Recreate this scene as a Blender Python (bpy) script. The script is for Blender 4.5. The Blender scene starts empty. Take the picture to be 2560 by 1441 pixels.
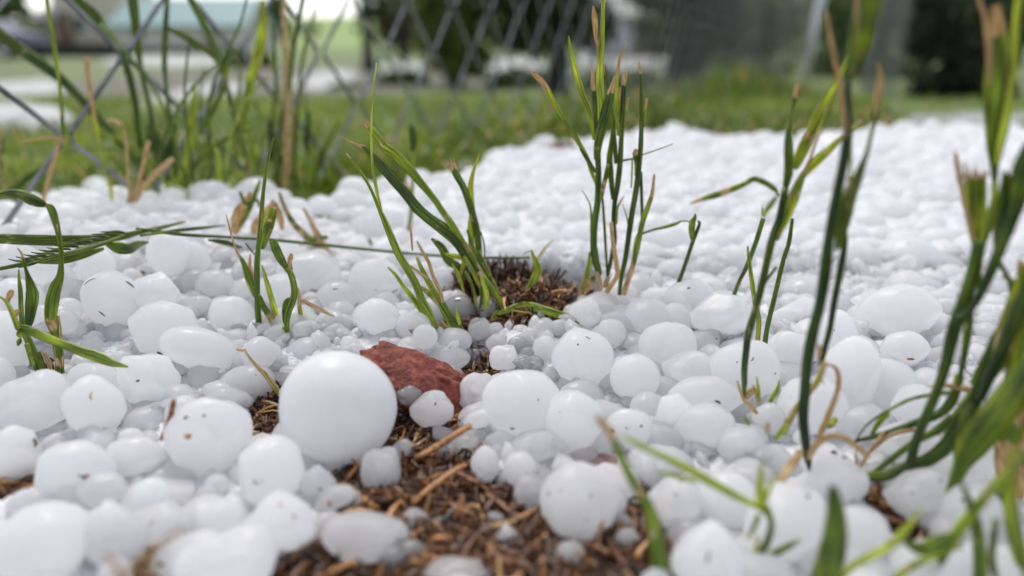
import bpy, math, random
import numpy as np
from mathutils import Vector, Matrix, noise
R = math.radians
random.seed(7)
rng = np.random.default_rng(7)
sc = bpy.context.scene
col = sc.collection

# ------------------------------------------------------------------ camera
PITCH = R(18.5)
CZ = 0.11
FPX = 1800.0
SN, CS = math.sin(PITCH), math.cos(PITCH)
cd = bpy.data.cameras.new('camera')
cam = bpy.data.objects.new('camera', cd)
col.objects.link(cam)
cam.location = (0, 0, CZ)
cam.rotation_euler = (R(90) - PITCH, 0, 0)
cd.sensor_width = 36
cd.lens = FPX / 2560 * 36
cd.clip_start = 0.003
cd.clip_end = 2000
cd.dof.use_dof = True
cd.dof.focus_distance = 0.238
cd.dof.aperture_fstop = cd.lens / 4.9
cd.dof.aperture_blades = 0
sc.camera = cam

# ------------------------------------------------------------------ light
SUN_EL, SUN_AZ = R(58), R(-20)          # high, veiled sun: in front and to the left
w = bpy.data.worlds.new('World')
sc.world = w
w.use_nodes = True
nt = w.node_tree
bg = nt.nodes['Background']
sky = nt.nodes.new('ShaderNodeTexSky')
sky.sky_type = 'NISHITA'
sky.sun_disc = False
sky.sun_elevation = SUN_EL
sky.sun_rotation = SUN_AZ
sky.air_density = 1.0
sky.dust_density = 1.5
sky.ozone_density = 1.0
hs = nt.nodes.new('ShaderNodeHueSaturation')      # thin cloud veil: paler than a clear blue sky
hs.inputs['Saturation'].default_value = 0.32
nt.links.new(sky.outputs[0], hs.inputs['Color'])
nt.links.new(hs.outputs[0], bg.inputs[0])
bg.inputs[1].default_value = 0.15
sd = bpy.data.lights.new('sun', 'SUN')
sun = bpy.data.objects.new('sun', sd)
col.objects.link(sun)
sd.energy = 1.35
sd.angle = R(24)
sd.color = (1.0, 0.945, 0.875)
sdir = Vector((math.sin(SUN_AZ) * math.cos(SUN_EL), math.cos(SUN_AZ) * math.cos(SUN_EL), math.sin(SUN_EL)))
sun.rotation_euler = sdir.to_track_quat('Z', 'Y').to_euler()
sun.location = (0, 0, 5)
sc.view_settings.view_transform = 'Standard'
sc.view_settings.look = 'None'
sc.view_settings.exposure = 0.67
sc.view_settings.gamma = 1
sc.view_settings.use_curve_mapping = False
sc.cycles.use_denoising = True
sc.cycles.max_bounces = 20
sc.cycles.diffuse_bounces = 12
sc.cycles.glossy_bounces = 4
sc.cycles.transmission_bounces = 8
sc.cycles.transparent_max_bounces = 12
sc.cycles.caustics_reflective = False
sc.cycles.caustics_refractive = False
sc.cycles.sample_clamp_indirect = 6

# ------------------------------------------------------------------ geometry of the view (used to read real positions off the ground)
def ray(u, v):
    x = (u - 1280) / FPX
    y = (720.5 - v) / FPX
    return x, CS + y * SN, -SN + y * CS
def at_z(u, v, z):
    dx, dy, dz = ray(u, v)
    t = (z - CZ) / dz
    return Vector((dx * t, dy * t, z))
def at_Y(u, v, Y):
    dx, dy, dz = ray(u, v)
    t = Y / dy
    return Vector((dx * t, Y, CZ + dz * t))
def depth_of(p):
    return p[1] * CS - (p[2] - CZ) * SN
def smooth(a, b, x):
    t = min(1, max(0, (x - a) / (b - a)))
    return t * t * (3 - 2 * t)
def sm_np(a, b, x):
    t = np.clip((x - a) / (b - a), 0, 1)
    return t * t * (3 - 2 * t)

# ------------------------------------------------------------------ object helpers
def tag(o, label=None, cat=None, group=None, kind=None):
    if label: o['label'] = label
    if cat: o['category'] = cat
    if group: o['group'] = group
    if kind: o['kind'] = kind
    return o
def link(name, me, parent=None):
    o = bpy.data.objects.new(name, me)
    col.objects.link(o)
    if parent is not None:
        o.parent = parent
    return o
def empty(name, loc):
    o = bpy.data.objects.new(name, None)
    col.objects.link(o)
    o.location = loc
    o.empty_display_size = 0.01
    return o
def mesh_obj(name, verts, faces, mat, parent=None, smooth_=True, origin=None):
    me = bpy.data.meshes.new(name)
    v = np.asarray(verts, dtype=np.float64)
    if origin is not None:
        v = v - np.asarray(origin)
    me.from_pydata(v.tolist(), [], faces if isinstance(faces, list) else faces.tolist())
    if smooth_:
        me.shade_smooth()
    if mat is not None:
        me.materials.append(mat)
    me.update()
    o = link(name, me, parent)
    if origin is not None and parent is None:
        o.location = origin
    return o
def big_mesh(name, verts, tris, mat, smooth_=True):
    """fast path for large triangle or quad soups"""
    verts = np.asarray(verts, dtype=np.float32); tris = np.asarray(tris, dtype=np.int32)
    k = tris.shape[1]
    me = bpy.data.meshes.new(name)
    me.vertices.add(len(verts)); me.vertices.foreach_set('co', verts.ravel())
    me.loops.add(tris.size); me.loops.foreach_set('vertex_index', tris.ravel())
    me.polygons.add(len(tris))
    me.polygons.foreach_set('loop_start', np.arange(0, tris.size, k, dtype=np.int32))
    me.polygons.foreach_set('loop_total', np.full(len(tris), k, dtype=np.int32))
    me.update(calc_edges=True)
    me.validate()
    if smooth_: me.shade_smooth()
    if mat: me.materials.append(mat)
    return me

# ------------------------------------------------------------------ materials
def mat_new(name):
    m = bpy.data.materials.new(name)
    m.use_nodes = True
    nt = m.node_tree
    b = nt.nodes['Principled BSDF']
    return m, nt, b
def N(nt, t, **kw):
    n = nt.nodes.new(t)
    for k, v in kw.items():
        if hasattr(n, k): setattr(n, k, v)
        else: n.inputs[k.replace('_', ' ')].default_value = v
    return n
def ramp(nt, stops, src=None):
    r = nt.nodes.new('ShaderNodeValToRGB')
    e = r.color_ramp.elements
    e[0].position, e[0].color = stops[0][0], (*stops[0][1], 1)
    e[1].position, e[1].color = stops[-1][0], (*stops[-1][1], 1)
    for p, c in stops[1:-1]:
        x = e.new(p); x.color = (*c, 1)
    if src is not None: nt.links.new(src, r.inputs[0])
    return r
def simple(name, c, rough=0.6, noise_scale=None, c2=None, metallic=0.0, bump=0.0, detail=4):
    m, nt, b = mat_new(name)
    b.inputs['Base Color'].default_value = (*c, 1)
    b.inputs['Roughness'].default_value = rough
    b.inputs['Metallic'].default_value = metallic
    if noise_scale:
        tc = N(nt, 'ShaderNodeTexCoord')
        n = N(nt, 'ShaderNodeTexNoise'); n.inputs['Scale'].default_value = noise_scale; n.inputs['Detail'].default_value = detail
        nt.links.new(tc.outputs['Object'], n.inputs['Vector'])
        r = ramp(nt, [(0.35, c), (0.65, c2 or c)], n.outputs[0])
        nt.links.new(r.outputs[0], b.inputs['Base Color'])
        if bump:
            bp = N(nt, 'ShaderNodeBump'); bp.inputs['Strength'].default_value = bump; bp.inputs['Distance'].default_value = 0.5 / noise_scale
            nt.links.new(n.outputs[0], bp.inputs['Height']); nt.links.new(bp.outputs[0], b.inputs['Normal'])
    return m

def ice_material(name, base, sss, trans, rough, speck=True, glow=0.45):
    """hail ice: opaque white core ice, cloudy ice or clear ice"""
    m, nt, b = mat_new(name)
    L = nt.links.new
    tc = N(nt, 'ShaderNodeTexCoord'); oi = N(nt, 'ShaderNodeObjectInfo')
    off = N(nt, 'ShaderNodeVectorMath', operation='SCALE'); off.inputs['Scale'].default_value = 37.0
    cmb = N(nt, 'ShaderNodeCombineXYZ')
    L(oi.outputs['Random'], cmb.inputs[0]); L(oi.outputs['Random'], cmb.inputs[2])
    L(cmb.outputs[0], off.inputs[0])
    geo = N(nt, 'ShaderNodeNewGeometry')
    add = N(nt, 'ShaderNodeVectorMath', operation='ADD')
    L(geo.outputs['Position'], add.inputs[0]); L(off.outputs[0], add.inputs[1])
    # cloudiness layers
    n1 = N(nt, 'ShaderNodeTexNoise'); n1.inputs['Scale'].default_value = 170; n1.inputs['Detail'].default_value = 3
    L(add.outputs[0], n1.inputs['Vector'])
    r1 = ramp(nt, [(0.3, tuple(0.93 * x for x in base)), (0.7, base)], n1.outputs[0])
    colout = r1.outputs[0]
    if speck:
        vo = N(nt, 'ShaderNodeTexVoronoi'); vo.inputs['Scale'].default_value = 240
        L(add.outputs[0], vo.inputs['Vector'])
        wn = N(nt, 'ShaderNodeTexWhiteNoise'); L(vo.outputs['Color'], wn.inputs['Vector'])
        big = N(nt, 'ShaderNodeTexNoise'); big.inputs['Scale'].default_value = 900
        L(add.outputs[0], big.inputs['Vector'])
        mul = N(nt, 'ShaderNodeMath', operation='MULTIPLY'); L(vo.outputs['Distance'], mul.inputs[0]); L(big.outputs[0], mul.inputs[1])
        lt = N(nt, 'ShaderNodeMath', operation='LESS_THAN'); L(mul.outputs[0], lt.inputs[0]); lt.inputs[1].default_value = 0.055
        gt = N(nt, 'ShaderNodeMath', operation='GREATER_THAN'); L(wn.outputs[0], gt.inputs[0]); gt.inputs[1].default_value = 0.975
        mm = N(nt, 'ShaderNodeMath', operation='MULTIPLY'); L(lt.outputs[0], mm.inputs[0]); L(gt.outputs[0], mm.inputs[1])
        mx = N(nt, 'ShaderNodeMix', data_type='RGBA'); L(mm.outputs[0], mx.inputs[0]); L(colout, mx.inputs[6])
        mx.inputs[7].default_value = (0.10, 0.055, 0.03, 1)
        colout = mx.outputs[2]
    L(colout, b.inputs['Base Color'])
    b.inputs['Roughness'].default_value = rough
    b.inputs['IOR'].default_value = 1.31
    b.inputs['Subsurface Weight'].default_value = sss
    b.inputs['Subsurface Radius'].default_value = (0.8, 0.95, 1.0)
    b.inputs['Subsurface Scale'].default_value = 0.010
    b.inputs['Coat Weight'].default_value = 0.6
    b.inputs['Coat Roughness'].default_value = 0.10
    b.inputs['Coat IOR'].default_value = 1.33
    if trans:
        # milky heart, clearer rind
        lw = N(nt, 'ShaderNodeLayerWeight'); lw.inputs['Blend'].default_value = 0.35
        mr = N(nt, 'ShaderNodeMapRange'); L(lw.outputs['Facing'], mr.inputs[0])
        mr.inputs[1].default_value = 0.0; mr.inputs[2].default_value = 0.9
        mr.inputs[3].default_value = trans * 0.8; mr.inputs[4].default_value = min(1, trans * 1.3)
        L(mr.outputs[0], b.inputs['Transmission Weight'])
    # melt dimples
    nb = N(nt, 'ShaderNodeTexNoise'); nb.inputs['Scale'].default_value = 300; nb.inputs['Detail'].default_value = 4
    L(add.outputs[0], nb.inputs['Vector'])
    bp = N(nt, 'ShaderNodeBump'); bp.inputs['Strength'].default_value = 0.2; bp.inputs['Distance'].default_value = 0.0012
    L(nb.outputs[0], bp.inputs['Height']); L(bp.outputs[0], b.inputs['Normal']); L(bp.outputs[0], b.inputs['Coat Normal'])
    tl = N(nt, 'ShaderNodeBsdfTranslucent'); tl.inputs['Color'].default_value = (0.97, 0.97, 0.975, 1)
    ms = N(nt, 'ShaderNodeMixShader'); ms.inputs[0].default_value = glow
    out = [n for n in nt.nodes if n.type == 'OUTPUT_MATERIAL'][0]
    L(b.outputs[0], ms.inputs[1]); L(tl.outputs[0], ms.inputs[2]); L(ms.outputs[0], out.inputs[0])
    return m
M = {}
M['ice_smooth'] = ice_material('smooth_white_ice', (0.91, 0.908, 0.915), 0.6, 0, 0.40, speck=False, glow=0.40)
M['ice_white'] = ice_material('white_hail_ice', (0.95, 0.948, 0.955), 0.7, 0.08, 0.24, speck=False, glow=0.66)
M['ice_cloudy'] = ice_material('cloudy_hail_ice', (0.94, 0.94, 0.95), 0.6, 0.30, 0.12, speck=False, glow=0.62)
M['ice_clear'] = ice_material('clear_hail_ice', (0.95, 0.96, 0.965), 0.3, 0.80, 0.06, speck=False, glow=0.22)
M['slush'] = ice_material('granular_ice', (0.79, 0.79, 0.805), 0.0, 0, 0.22, speck=False, glow=0.0)
# slush: grainy
_nt = M['slush'].node_tree
for n in _nt.nodes:
    if n.type == 'BUMP': n.inputs['Strength'].default_value = 0.9; n.inputs['Distance'].default_value = 0.003
    if n.type == 'BSDF_PRINCIPLED': n.inputs['Coat Weight'].default_value = 0.0; n.inputs['Roughness'].default_value = 0.5
def grass_material():
    m, nt, b = mat_new('grass_leaf')
    L = nt.links.new
    at = N(nt, 'ShaderNodeAttribute', attribute_name='gt')
    au = N(nt, 'ShaderNodeAttribute', attribute_name='guv')
    sp = N(nt, 'ShaderNodeSeparateColor'); L(at.outputs['Color'], sp.inputs[0])
    su = N(nt, 'ShaderNodeSeparateXYZ'); L(au.outputs['Vector'], su.inputs[0])
    dark, mid, light = (0.020, 0.045, 0.010), (0.115, 0.170, 0.016), (0.38, 0.43, 0.05)
    rg = ramp(nt, [(0.0, dark), (0.5, mid), (1.0, light)], sp.outputs['Green'])
    # veins: fine lengthwise stripes across the width
    m1 = N(nt, 'ShaderNodeVectorMath', operation='MULTIPLY'); L(au.outputs['Vector'], m1.inputs[0]); m1.inputs[1].default_value = (7, 8, 1)
    nv = N(nt, 'ShaderNodeTexNoise'); nv.inputs['Scale'].default_value = 1.0; nv.inputs['Detail'].default_value = 3
    L(m1.outputs[0], nv.inputs['Vector'])
    mv = N(nt, 'ShaderNodeMapRange'); L(nv.outputs[0], mv.inputs[0]); mv.inputs[1].default_value = 0.32; mv.inputs[2].default_value = 0.68
    mv.inputs[3].default_value = 0.30; mv.inputs[4].default_value = 2.3
    mg = N(nt, 'ShaderNodeMix', data_type='RGBA', blend_type='MULTIPLY'); mg.inputs[0].default_value = 1
    L(rg.outputs[0], mg.inputs[6]); L(mv.outputs[0], mg.inputs[7])
    # dry colour
    nd = N(nt, 'ShaderNodeTexNoise'); nd.inputs['Scale'].default_value = 1.0; nd.inputs['Detail'].default_value = 4
    m2 = N(nt, 'ShaderNodeVectorMath', operation='MULTIPLY'); L(au.outputs['Vector'], m2.inputs[0]); m2.inputs[1].default_value = (4.5, 26, 1)
    L(m2.outputs[0], nd.inputs['Vector'])
    rd = ramp(nt, [(0.28, (0.30, 0.17, 0.075)), (0.48, (0.54, 0.38, 0.19)), (0.7, (0.74, 0.62, 0.43))], nd.outputs[0])
    # scars: torn yellow tan patches
    a1 = N(nt, 'ShaderNodeMath', operation='ADD'); L(sp.outputs['Red'], a1.inputs[0])
    ns = N(nt, 'ShaderNodeMapRange'); L(nd.outputs[0], ns.inputs[0]); ns.inputs[1].default_value = 0.2; ns.inputs[2].default_value = 0.8
    ns.inputs[3].default_value = -0.5; ns.inputs[4].default_value = 0.5
    L(ns.outputs[0], a1.inputs[1])
    edge = N(nt, 'ShaderNodeMapRange'); L(a1.outputs[0], edge.inputs[0]); edge.inputs[1].default_value = 0.36; edge.inputs[2].default_value = 0.60
    mx = N(nt, 'ShaderNodeMix', data_type='RGBA'); L(edge.outputs[0], mx.inputs[0]); L(mg.outputs[2], mx.inputs[6]); L(rd.outputs[0], mx.inputs[7])
    L(mx.outputs[2], b.inputs['Base Color'])
    b.inputs['Roughness'].default_value = 0.38
    b.inputs['Specular IOR Level'].default_value = 0.45
    bp = N(nt, 'ShaderNodeBump'); bp.inputs['Strength'].default_value = 0.5; bp.inputs['Distance'].default_value = 0.0003
    L(nv.outputs[0], bp.inputs['Height']); L(bp.outputs[0], b.inputs['Normal'])
    tr = N(nt, 'ShaderNodeBsdfTranslucent')
    br = N(nt, 'ShaderNodeMix', data_type='RGBA', blend_type='MULTIPLY'); br.inputs[0].default_value = 1
    L(mx.outputs[2], br.inputs[6]); br.inputs[7].default_value = (1.6, 1.5, 0.8, 1)
    L(br.outputs[2], tr.inputs['Color'])
    ms = N(nt, 'ShaderNodeMixShader'); ms.inputs[0].default_value = 0.30
    out = [n for n in nt.nodes if n.type == 'OUTPUT_MATERIAL'][0]
    L(b.outputs[0], ms.inputs[1]); L(tr.outputs[0], ms.inputs[2]); L(ms.outputs[0], out.inputs[0])
    return m
M['grass'] = grass_material()
def turf_material():
    m, nt, b = mat_new('lawn_turf')
    L = nt.links.new
    geo = N(nt, 'ShaderNodeNewGeometry')
    n1 = N(nt, 'ShaderNodeTexNoise'); n1.inputs['Scale'].default_value = 0.6; n1.inputs['Detail'].default_value = 6
    n2 = N(nt, 'ShaderNodeTexNoise'); n2.inputs['Scale'].default_value = 14; n2.inputs['Detail'].default_value = 5
    L(geo.outputs['Position'], n1.inputs['Vector']); L(geo.outputs['Position'], n2.inputs['Vector'])
    r = ramp(nt, [(0.3, (0.06, 0.095, 0.012)), (0.55, (0.11, 0.16, 0.02)), (0.75, (0.15, 0.18, 0.035))], n1.outputs[0])
    r2 = ramp(nt, [(0.35, (0.55, 0.55, 0.5)), (0.65, (1.1, 1.1, 1.0))], n2.outputs[0])
    mg = N(nt, 'ShaderNodeMix', data_type='RGBA', blend_type='MULTIPLY'); mg.inputs[0].default_value = 1
    L(r.outputs[0], mg.inputs[6]); L(r2.outputs[0], mg.inputs[7])
    # bare brown soil of the bed in front of the fence
    sx = N(nt, 'ShaderNodeSeparateXYZ'); L(geo.outputs['Position'], sx.inputs[0])
    n3 = N(nt, 'ShaderNodeTexNoise'); n3.inputs['Scale'].default_value = 250; n3.inputs['Detail'].default_value = 6
    L(geo.outputs['Position'], n3.inputs['Vector'])
    rs = ramp(nt, [(0.3, (0.014, 0.009, 0.006)), (0.7, (0.07, 0.038, 0.02))], n3.outputs[0])
    mk = N(nt, 'ShaderNodeMapRange'); L(sx.outputs[1], mk.inputs[0]); mk.inputs[1].default_value = 0.36; mk.inputs[2].default_value = 0.55
    mx = N(nt, 'ShaderNodeMix', data_type='RGBA'); L(mk.outputs[0], mx.inputs[0]); L(rs.outputs[0], mx.inputs[6]); L(mg.outputs[2], mx.inputs[7])
    fm = N(nt, 'ShaderNodeMapRange'); L(sx.outputs[1], fm.inputs[0]); fm.inputs[1].default_value = 70; fm.inputs[2].default_value = 130
    mf = N(nt, 'ShaderNodeMix', data_type='RGBA'); L(fm.outputs[0], mf.inputs[0]); L(mx.outputs[2], mf.inputs[6]); mf.inputs[7].default_value = (0.17, 0.26, 0.045, 1)   # the far meadow
    L(mf.outputs[2], b.inputs['Base Color'])
    b.inputs['Roughness'].default_value = 0.8
    bp = N(nt, 'ShaderNodeBump'); bp.inputs['Strength'].default_value = 0.7; bp.inputs['Distance'].default_value = 0.002
    L(n3.outputs[0], bp.inputs['Height']); L(bp.outputs[0], b.inputs['Normal'])
    return m
M['turf'] = turf_material()
def mulch_material():
    m, nt, b = mat_new('wood_mulch')
    L = nt.links.new
    at = N(nt, 'ShaderNodeAttribute', attribute_name='gt')
    geo = N(nt, 'ShaderNodeNewGeometry')
    n3 = N(nt, 'ShaderNodeTexNoise'); n3.inputs['Scale'].default_value = 900; n3.inputs['Detail'].default_value = 5
    L(geo.outputs['Position'], n3.inputs['Vector'])
    r2 = ramp(nt, [(0.3, (0.34, 0.28, 0.24)), (0.7, (1.75, 1.5, 1.25))], n3.outputs[0])
    mg = N(nt, 'ShaderNodeMix', data_type='RGBA', blend_type='MULTIPLY'); mg.inputs[0].default_value = 1
    L(at.outputs['Color'], mg.inputs[6]); L(r2.outputs[0], mg.inputs[7])
    L(mg.outputs[2], b.inputs['Base Color'])
    b.inputs['Roughness'].default_value = 0.30
    bp = N(nt, 'ShaderNodeBump'); bp.inputs['Strength'].default_value = 0.6; bp.inputs['Distance'].default_value = 0.0006
    L(n3.outputs[0], bp.inputs['Height']); L(bp.outputs[0], b.inputs['Normal'])
    return m
M['mulch'] = mulch_material()
def rock_material(name, c1, c2, c3):
    m, nt, b = mat_new(name)
    L = nt.links.new
    tc = N(nt, 'ShaderNodeTexCoord')
    n = N(nt, 'ShaderNodeTexNoise'); n.inputs['Scale'].default_value = 260; n.inputs['Detail'].default_value = 10; n.inputs['Roughness'].default_value = 0.65
    L(tc.outputs['Object'], n.inputs['Vector'])
    r = ramp(nt, [(0.3, c1), (0.52, c2), (0.75, c3)], n.outputs[0])
    vo = N(nt, 'ShaderNodeTexVoronoi', feature='DISTANCE_TO_EDGE'); vo.inputs['Scale'].default_value = 260
    nd = N(nt, 'ShaderNodeTexNoise'); nd.inputs['Scale'].default_value = 300; L(tc.outputs['Object'], nd.inputs['Vector'])
    ad = N(nt, 'ShaderNodeVectorMath', operation='MULTIPLY_ADD'); L(nd.outputs['Color'], ad.inputs[0]); ad.inputs[1].default_value = (.004, .004, .004); L(tc.outputs['Object'], ad.inputs[2])
    L(ad.outputs[0], vo.inputs['Vector'])
    rc = ramp(nt, [(0.0, (0.35, 0.3, 0.3)), (0.12, (1, 1, 1))], vo.outputs['Distance'])
    mg = N(nt, 'ShaderNodeMix', data_type='RGBA', blend_type='MULTIPLY'); mg.inputs[0].default_value = 0.0
    L(r.outputs[0], mg.inputs[6]); L(rc.outputs[0], mg.inputs[7])
    L(mg.outputs[2], b.inputs['Base Color'])
    b.inputs['Roughness'].default_value = 0.5
    bp = N(nt, 'ShaderNodeBump'); bp.inputs['Strength'].default_value = 1.0; bp.inputs['Distance'].default_value = 0.0022
    sb = N(nt, 'ShaderNodeMath', operation='ADD'); L(n.outputs[0], sb.inputs[0]); L(nd.outputs[0], sb.inputs[1])
    L(sb.outputs[0], bp.inputs['Height']); L(bp.outputs[0], b.inputs['Normal'])
    return m
M['red_rock'] = rock_material('red_stone', (0.10, 0.016, 0.009), (0.27, 0.046, 0.026), (0.42, 0.13, 0.075))
M['pink_rock'] = rock_material('pink_stone', (0.20, 0.10, 0.09), (0.36, 0.22, 0.20), (0.50, 0.36, 0.33))
M['tan_rock'] = rock_material('tan_stone', (0.22, 0.13, 0.08), (0.42, 0.30, 0.20), (0.55, 0.42, 0.30))
M['zinc'] = simple('galvanised_wire', (0.15, 0.155, 0.16), 0.4, 60, (0.32, 0.325, 0.33), metallic=0.5)
M['zinc_post'] = simple('galvanised_post', (0.55, 0.57, 0.60), 0.5, 8, (0.65, 0.67, 0.70), metallic=0.2)
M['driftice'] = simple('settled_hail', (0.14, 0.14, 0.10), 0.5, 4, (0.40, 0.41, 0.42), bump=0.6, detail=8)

# ------------------------------------------------------------------ ground shape
MOUND = at_z(1330, 800, 0.014)
def ground_z(x, y):
    """terrain height"""
    z = 0.0015 * noise.noise(Vector((x * 40, y * 40, 0.3)))
    if y < 0.9:
        # small mound of mulch behind the middle tuft
        z += 0.017 * math.exp(-(((x - MOUND.x) / 0.026) ** 2 + ((y - MOUND.y - 0.022) / 0.020) ** 2))
    if y > 0.6:
        z -= 0.35 * smooth(0.6, 7.5, y)
    if y > 0.5:
        z += 0.01 * noise.noise(Vector((x * 3, y * 3, 1))) * smooth(0.5, 1.5, y)
    if y > 90:
        z += 11.5 * smooth(90, 330, y) + 2 * noise.noise(Vector((x * 0.006, y * 0.006, 0))) * smooth(120, 330, y)
    return z
def at_ground(u, v):
    p = at_z(u, v, 0)
    dx, dy, dz = ray(u, v)
    t = 0.05
    if dz >= 0:
        t = 0.05
    # march until the ray meets the terrain
    while t < 400:
        if CZ + dz * t < ground_z(dx * t, dy * t): break
        t *= 1.01
    return Vector((dx * t, dy * t, ground_z(dx * t, dy * t)))
# ------------------------------------------------------------------ terrain: one sheet to the horizon
def build_ground():
    ys = [-0.6, -0.3, 0.0, 0.05] + [0.08 + 0.006 * i for i in range(70)]
    y = ys[-1]; st = 0.008
    while y < 900:
        y += st; st *= 1.07; ys.append(y)
    nx = 120
    V = []; F = []
    for j, y in enumerate(ys):
        half = 0.35 + max(0, y) * 1.25
        for i in range(nx + 1):
            s = (i / nx) * 2 - 1
            x = half * s
            V.append((x, y, ground_z(x, y)))
    for j in range(len(ys) - 1):
        for i in range(nx):
            a = j * (nx + 1) + i
            F.append((a, a + 1, a + nx + 2, a + nx + 1))
    me = big_mesh('lawn', V, F, M['turf'])
    tag(link('lawn', me), kind='structure')
build_ground()

# top of the settled hail layer; measured by the height at which the stones lie
EDGE = [(-400, 520), (0, 480), (100, 462), (250, 448), (400, 462), (530, 452), (640, 455), (720, 480), (850, 487), (960, 462), (1060, 440),
        (1180, 425), (1280, 375), (1340, 355), (1430, 362), (1520, 338), (1680, 322), (1800, 342), (1960, 338), (2120, 330),
        (2260, 322), (2400, 318), (2560, 325), (2900, 325)]
def z_edge(u):
    return 0.040 if u < 600 else (0.040 - 0.010 * min(1, (u - 600) / 300))
EDGE_W = [at_z(u, v, z_edge(u)) for u, v in EDGE]
EX = np.array([p.x / p.y for p in EDGE_W]); EY = np.array([p.y for p in EDGE_W])
_o = np.argsort(EX); EX = EX[_o]; EY = EY[_o]
def edge_y(x, y):
    return float(np.interp(x / max(y, 1e-3), EX, EY))
# bare places: (u, v, half u, half v) read at the ground, turned into real ellipses
BARE_PX = [(1150, 1330, 300, 130), (1020, 1150, 150, 120), (660, 1045, 60, 70), (1200, 925, 55, 50), (1400, 1400, 330, 90),
           (900, 1420, 230, 60), (1290, 770, 130, 60), (1420, 760, 100, 45), (1330, 830, 90, 40), (1620, 1290, 50, 80), (2240, 1300, 70, 75),
           (60, 1190, 45, 45), (370, 1430, 60, 40), (130, 935, 60, 20), (1640, 1400, 70, 60), (1135, 850, 60, 34), (1240, 830, 70, 34)]
BARE = []
for u, v, du, dv in BARE_PX:
    c = at_z(u, v, 0.004); a = at_z(u + du, v, 0.004); b = at_z(u, v - dv, 0.004); b2 = at_z(u, v + dv, 0.004)
    BARE.append((c.x, (b.y + b2.y) / 2, abs(a.x - c.x), abs(b.y - b2.y) / 2))
def bare(x, y):
    """1 in a bare place, 0 under hail"""
    m = 0
    for cx, cy, ax, ay in BARE:
        d = math.hypot((x - cx) / ax, (y - cy) / ay)
        m = max(m, 1 - smooth(0.8, 1.25, d))
    return m
def S(x, y):
    """top of the hail layer"""
    s = 0.0095 + 0.006 * smooth(0.16, 0.26, y) + 0.014 * smooth(0.28, 0.46, y)
    s += 0.011 * smooth(0.24, 0.35, y) * smooth(-0.05, -0.14, x) if x < -0.05 else 0
    s += 0.0035 * noise.noise(Vector((x * 16, y * 16, 4.2))) * smooth(0.2, 0.4, y)
    return s
def bed(x, y):
    ye = edge_y(x, y)
    f = smooth(ye - 0.015, ye + 0.015, y)
    top = S(x, y) - 0.0028 - 0.0022 * (1 - smooth(0.19, 0.25, y)) + 0.0008 * smooth(0.29, 0.42, y)
    g = ground_z(x, y)
    b = bare(x, y)
    k = max(f, b)
    return top * (1 - k) + (g - 0.006) * k

# ------------------------------------------------------------------ chain-link fence
FA, FB, FC = 0.432, -0.3886, 0.0      # the fence stands on the line x = FA*y + FB
FD = Vector((FA, 1, 0)).normalized()
def fence_pt(s):                      # s metres along from the node nearest the camera at the left
    y0 = 0.3726
    p = Vector((FA * y0 + FB, y0, 0)) + FD * s
    return p
def tube(V, F, pts, r, n=5):
    base = len(V)
    m = len(pts)
    for i, p in enumerate(pts):
        t = (pts[min(i + 1, m - 1)] - pts[max(i - 1, 0)]).normalized()
        a = t.cross(Vector((0.31, 0.11, 0.94)))
        if a.length < 1e-3: a = t.cross(Vector((1, 0, 0)))
        a.normalize(); b = t.cross(a)
        rr = r[i] if isinstance(r, (list, tuple)) else r
        for k in range(n):
            an = 2 * math.pi * k / n
            V.append(p + a * (rr * math.cos(an)) + b * (rr * math.sin(an)))
    for i in range(m - 1):
        for k in range(n):
            k2 = (k + 1) % n
            F.append((base + i * n + k, base + i * n + k2, base + (i + 1) * n + k2, base + (i + 1) * n + k))
    F.append(tuple(base + k for k in reversed(range(n))))
    F.append(tuple(base + (m - 1) * n + k for k in range(n)))
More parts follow.
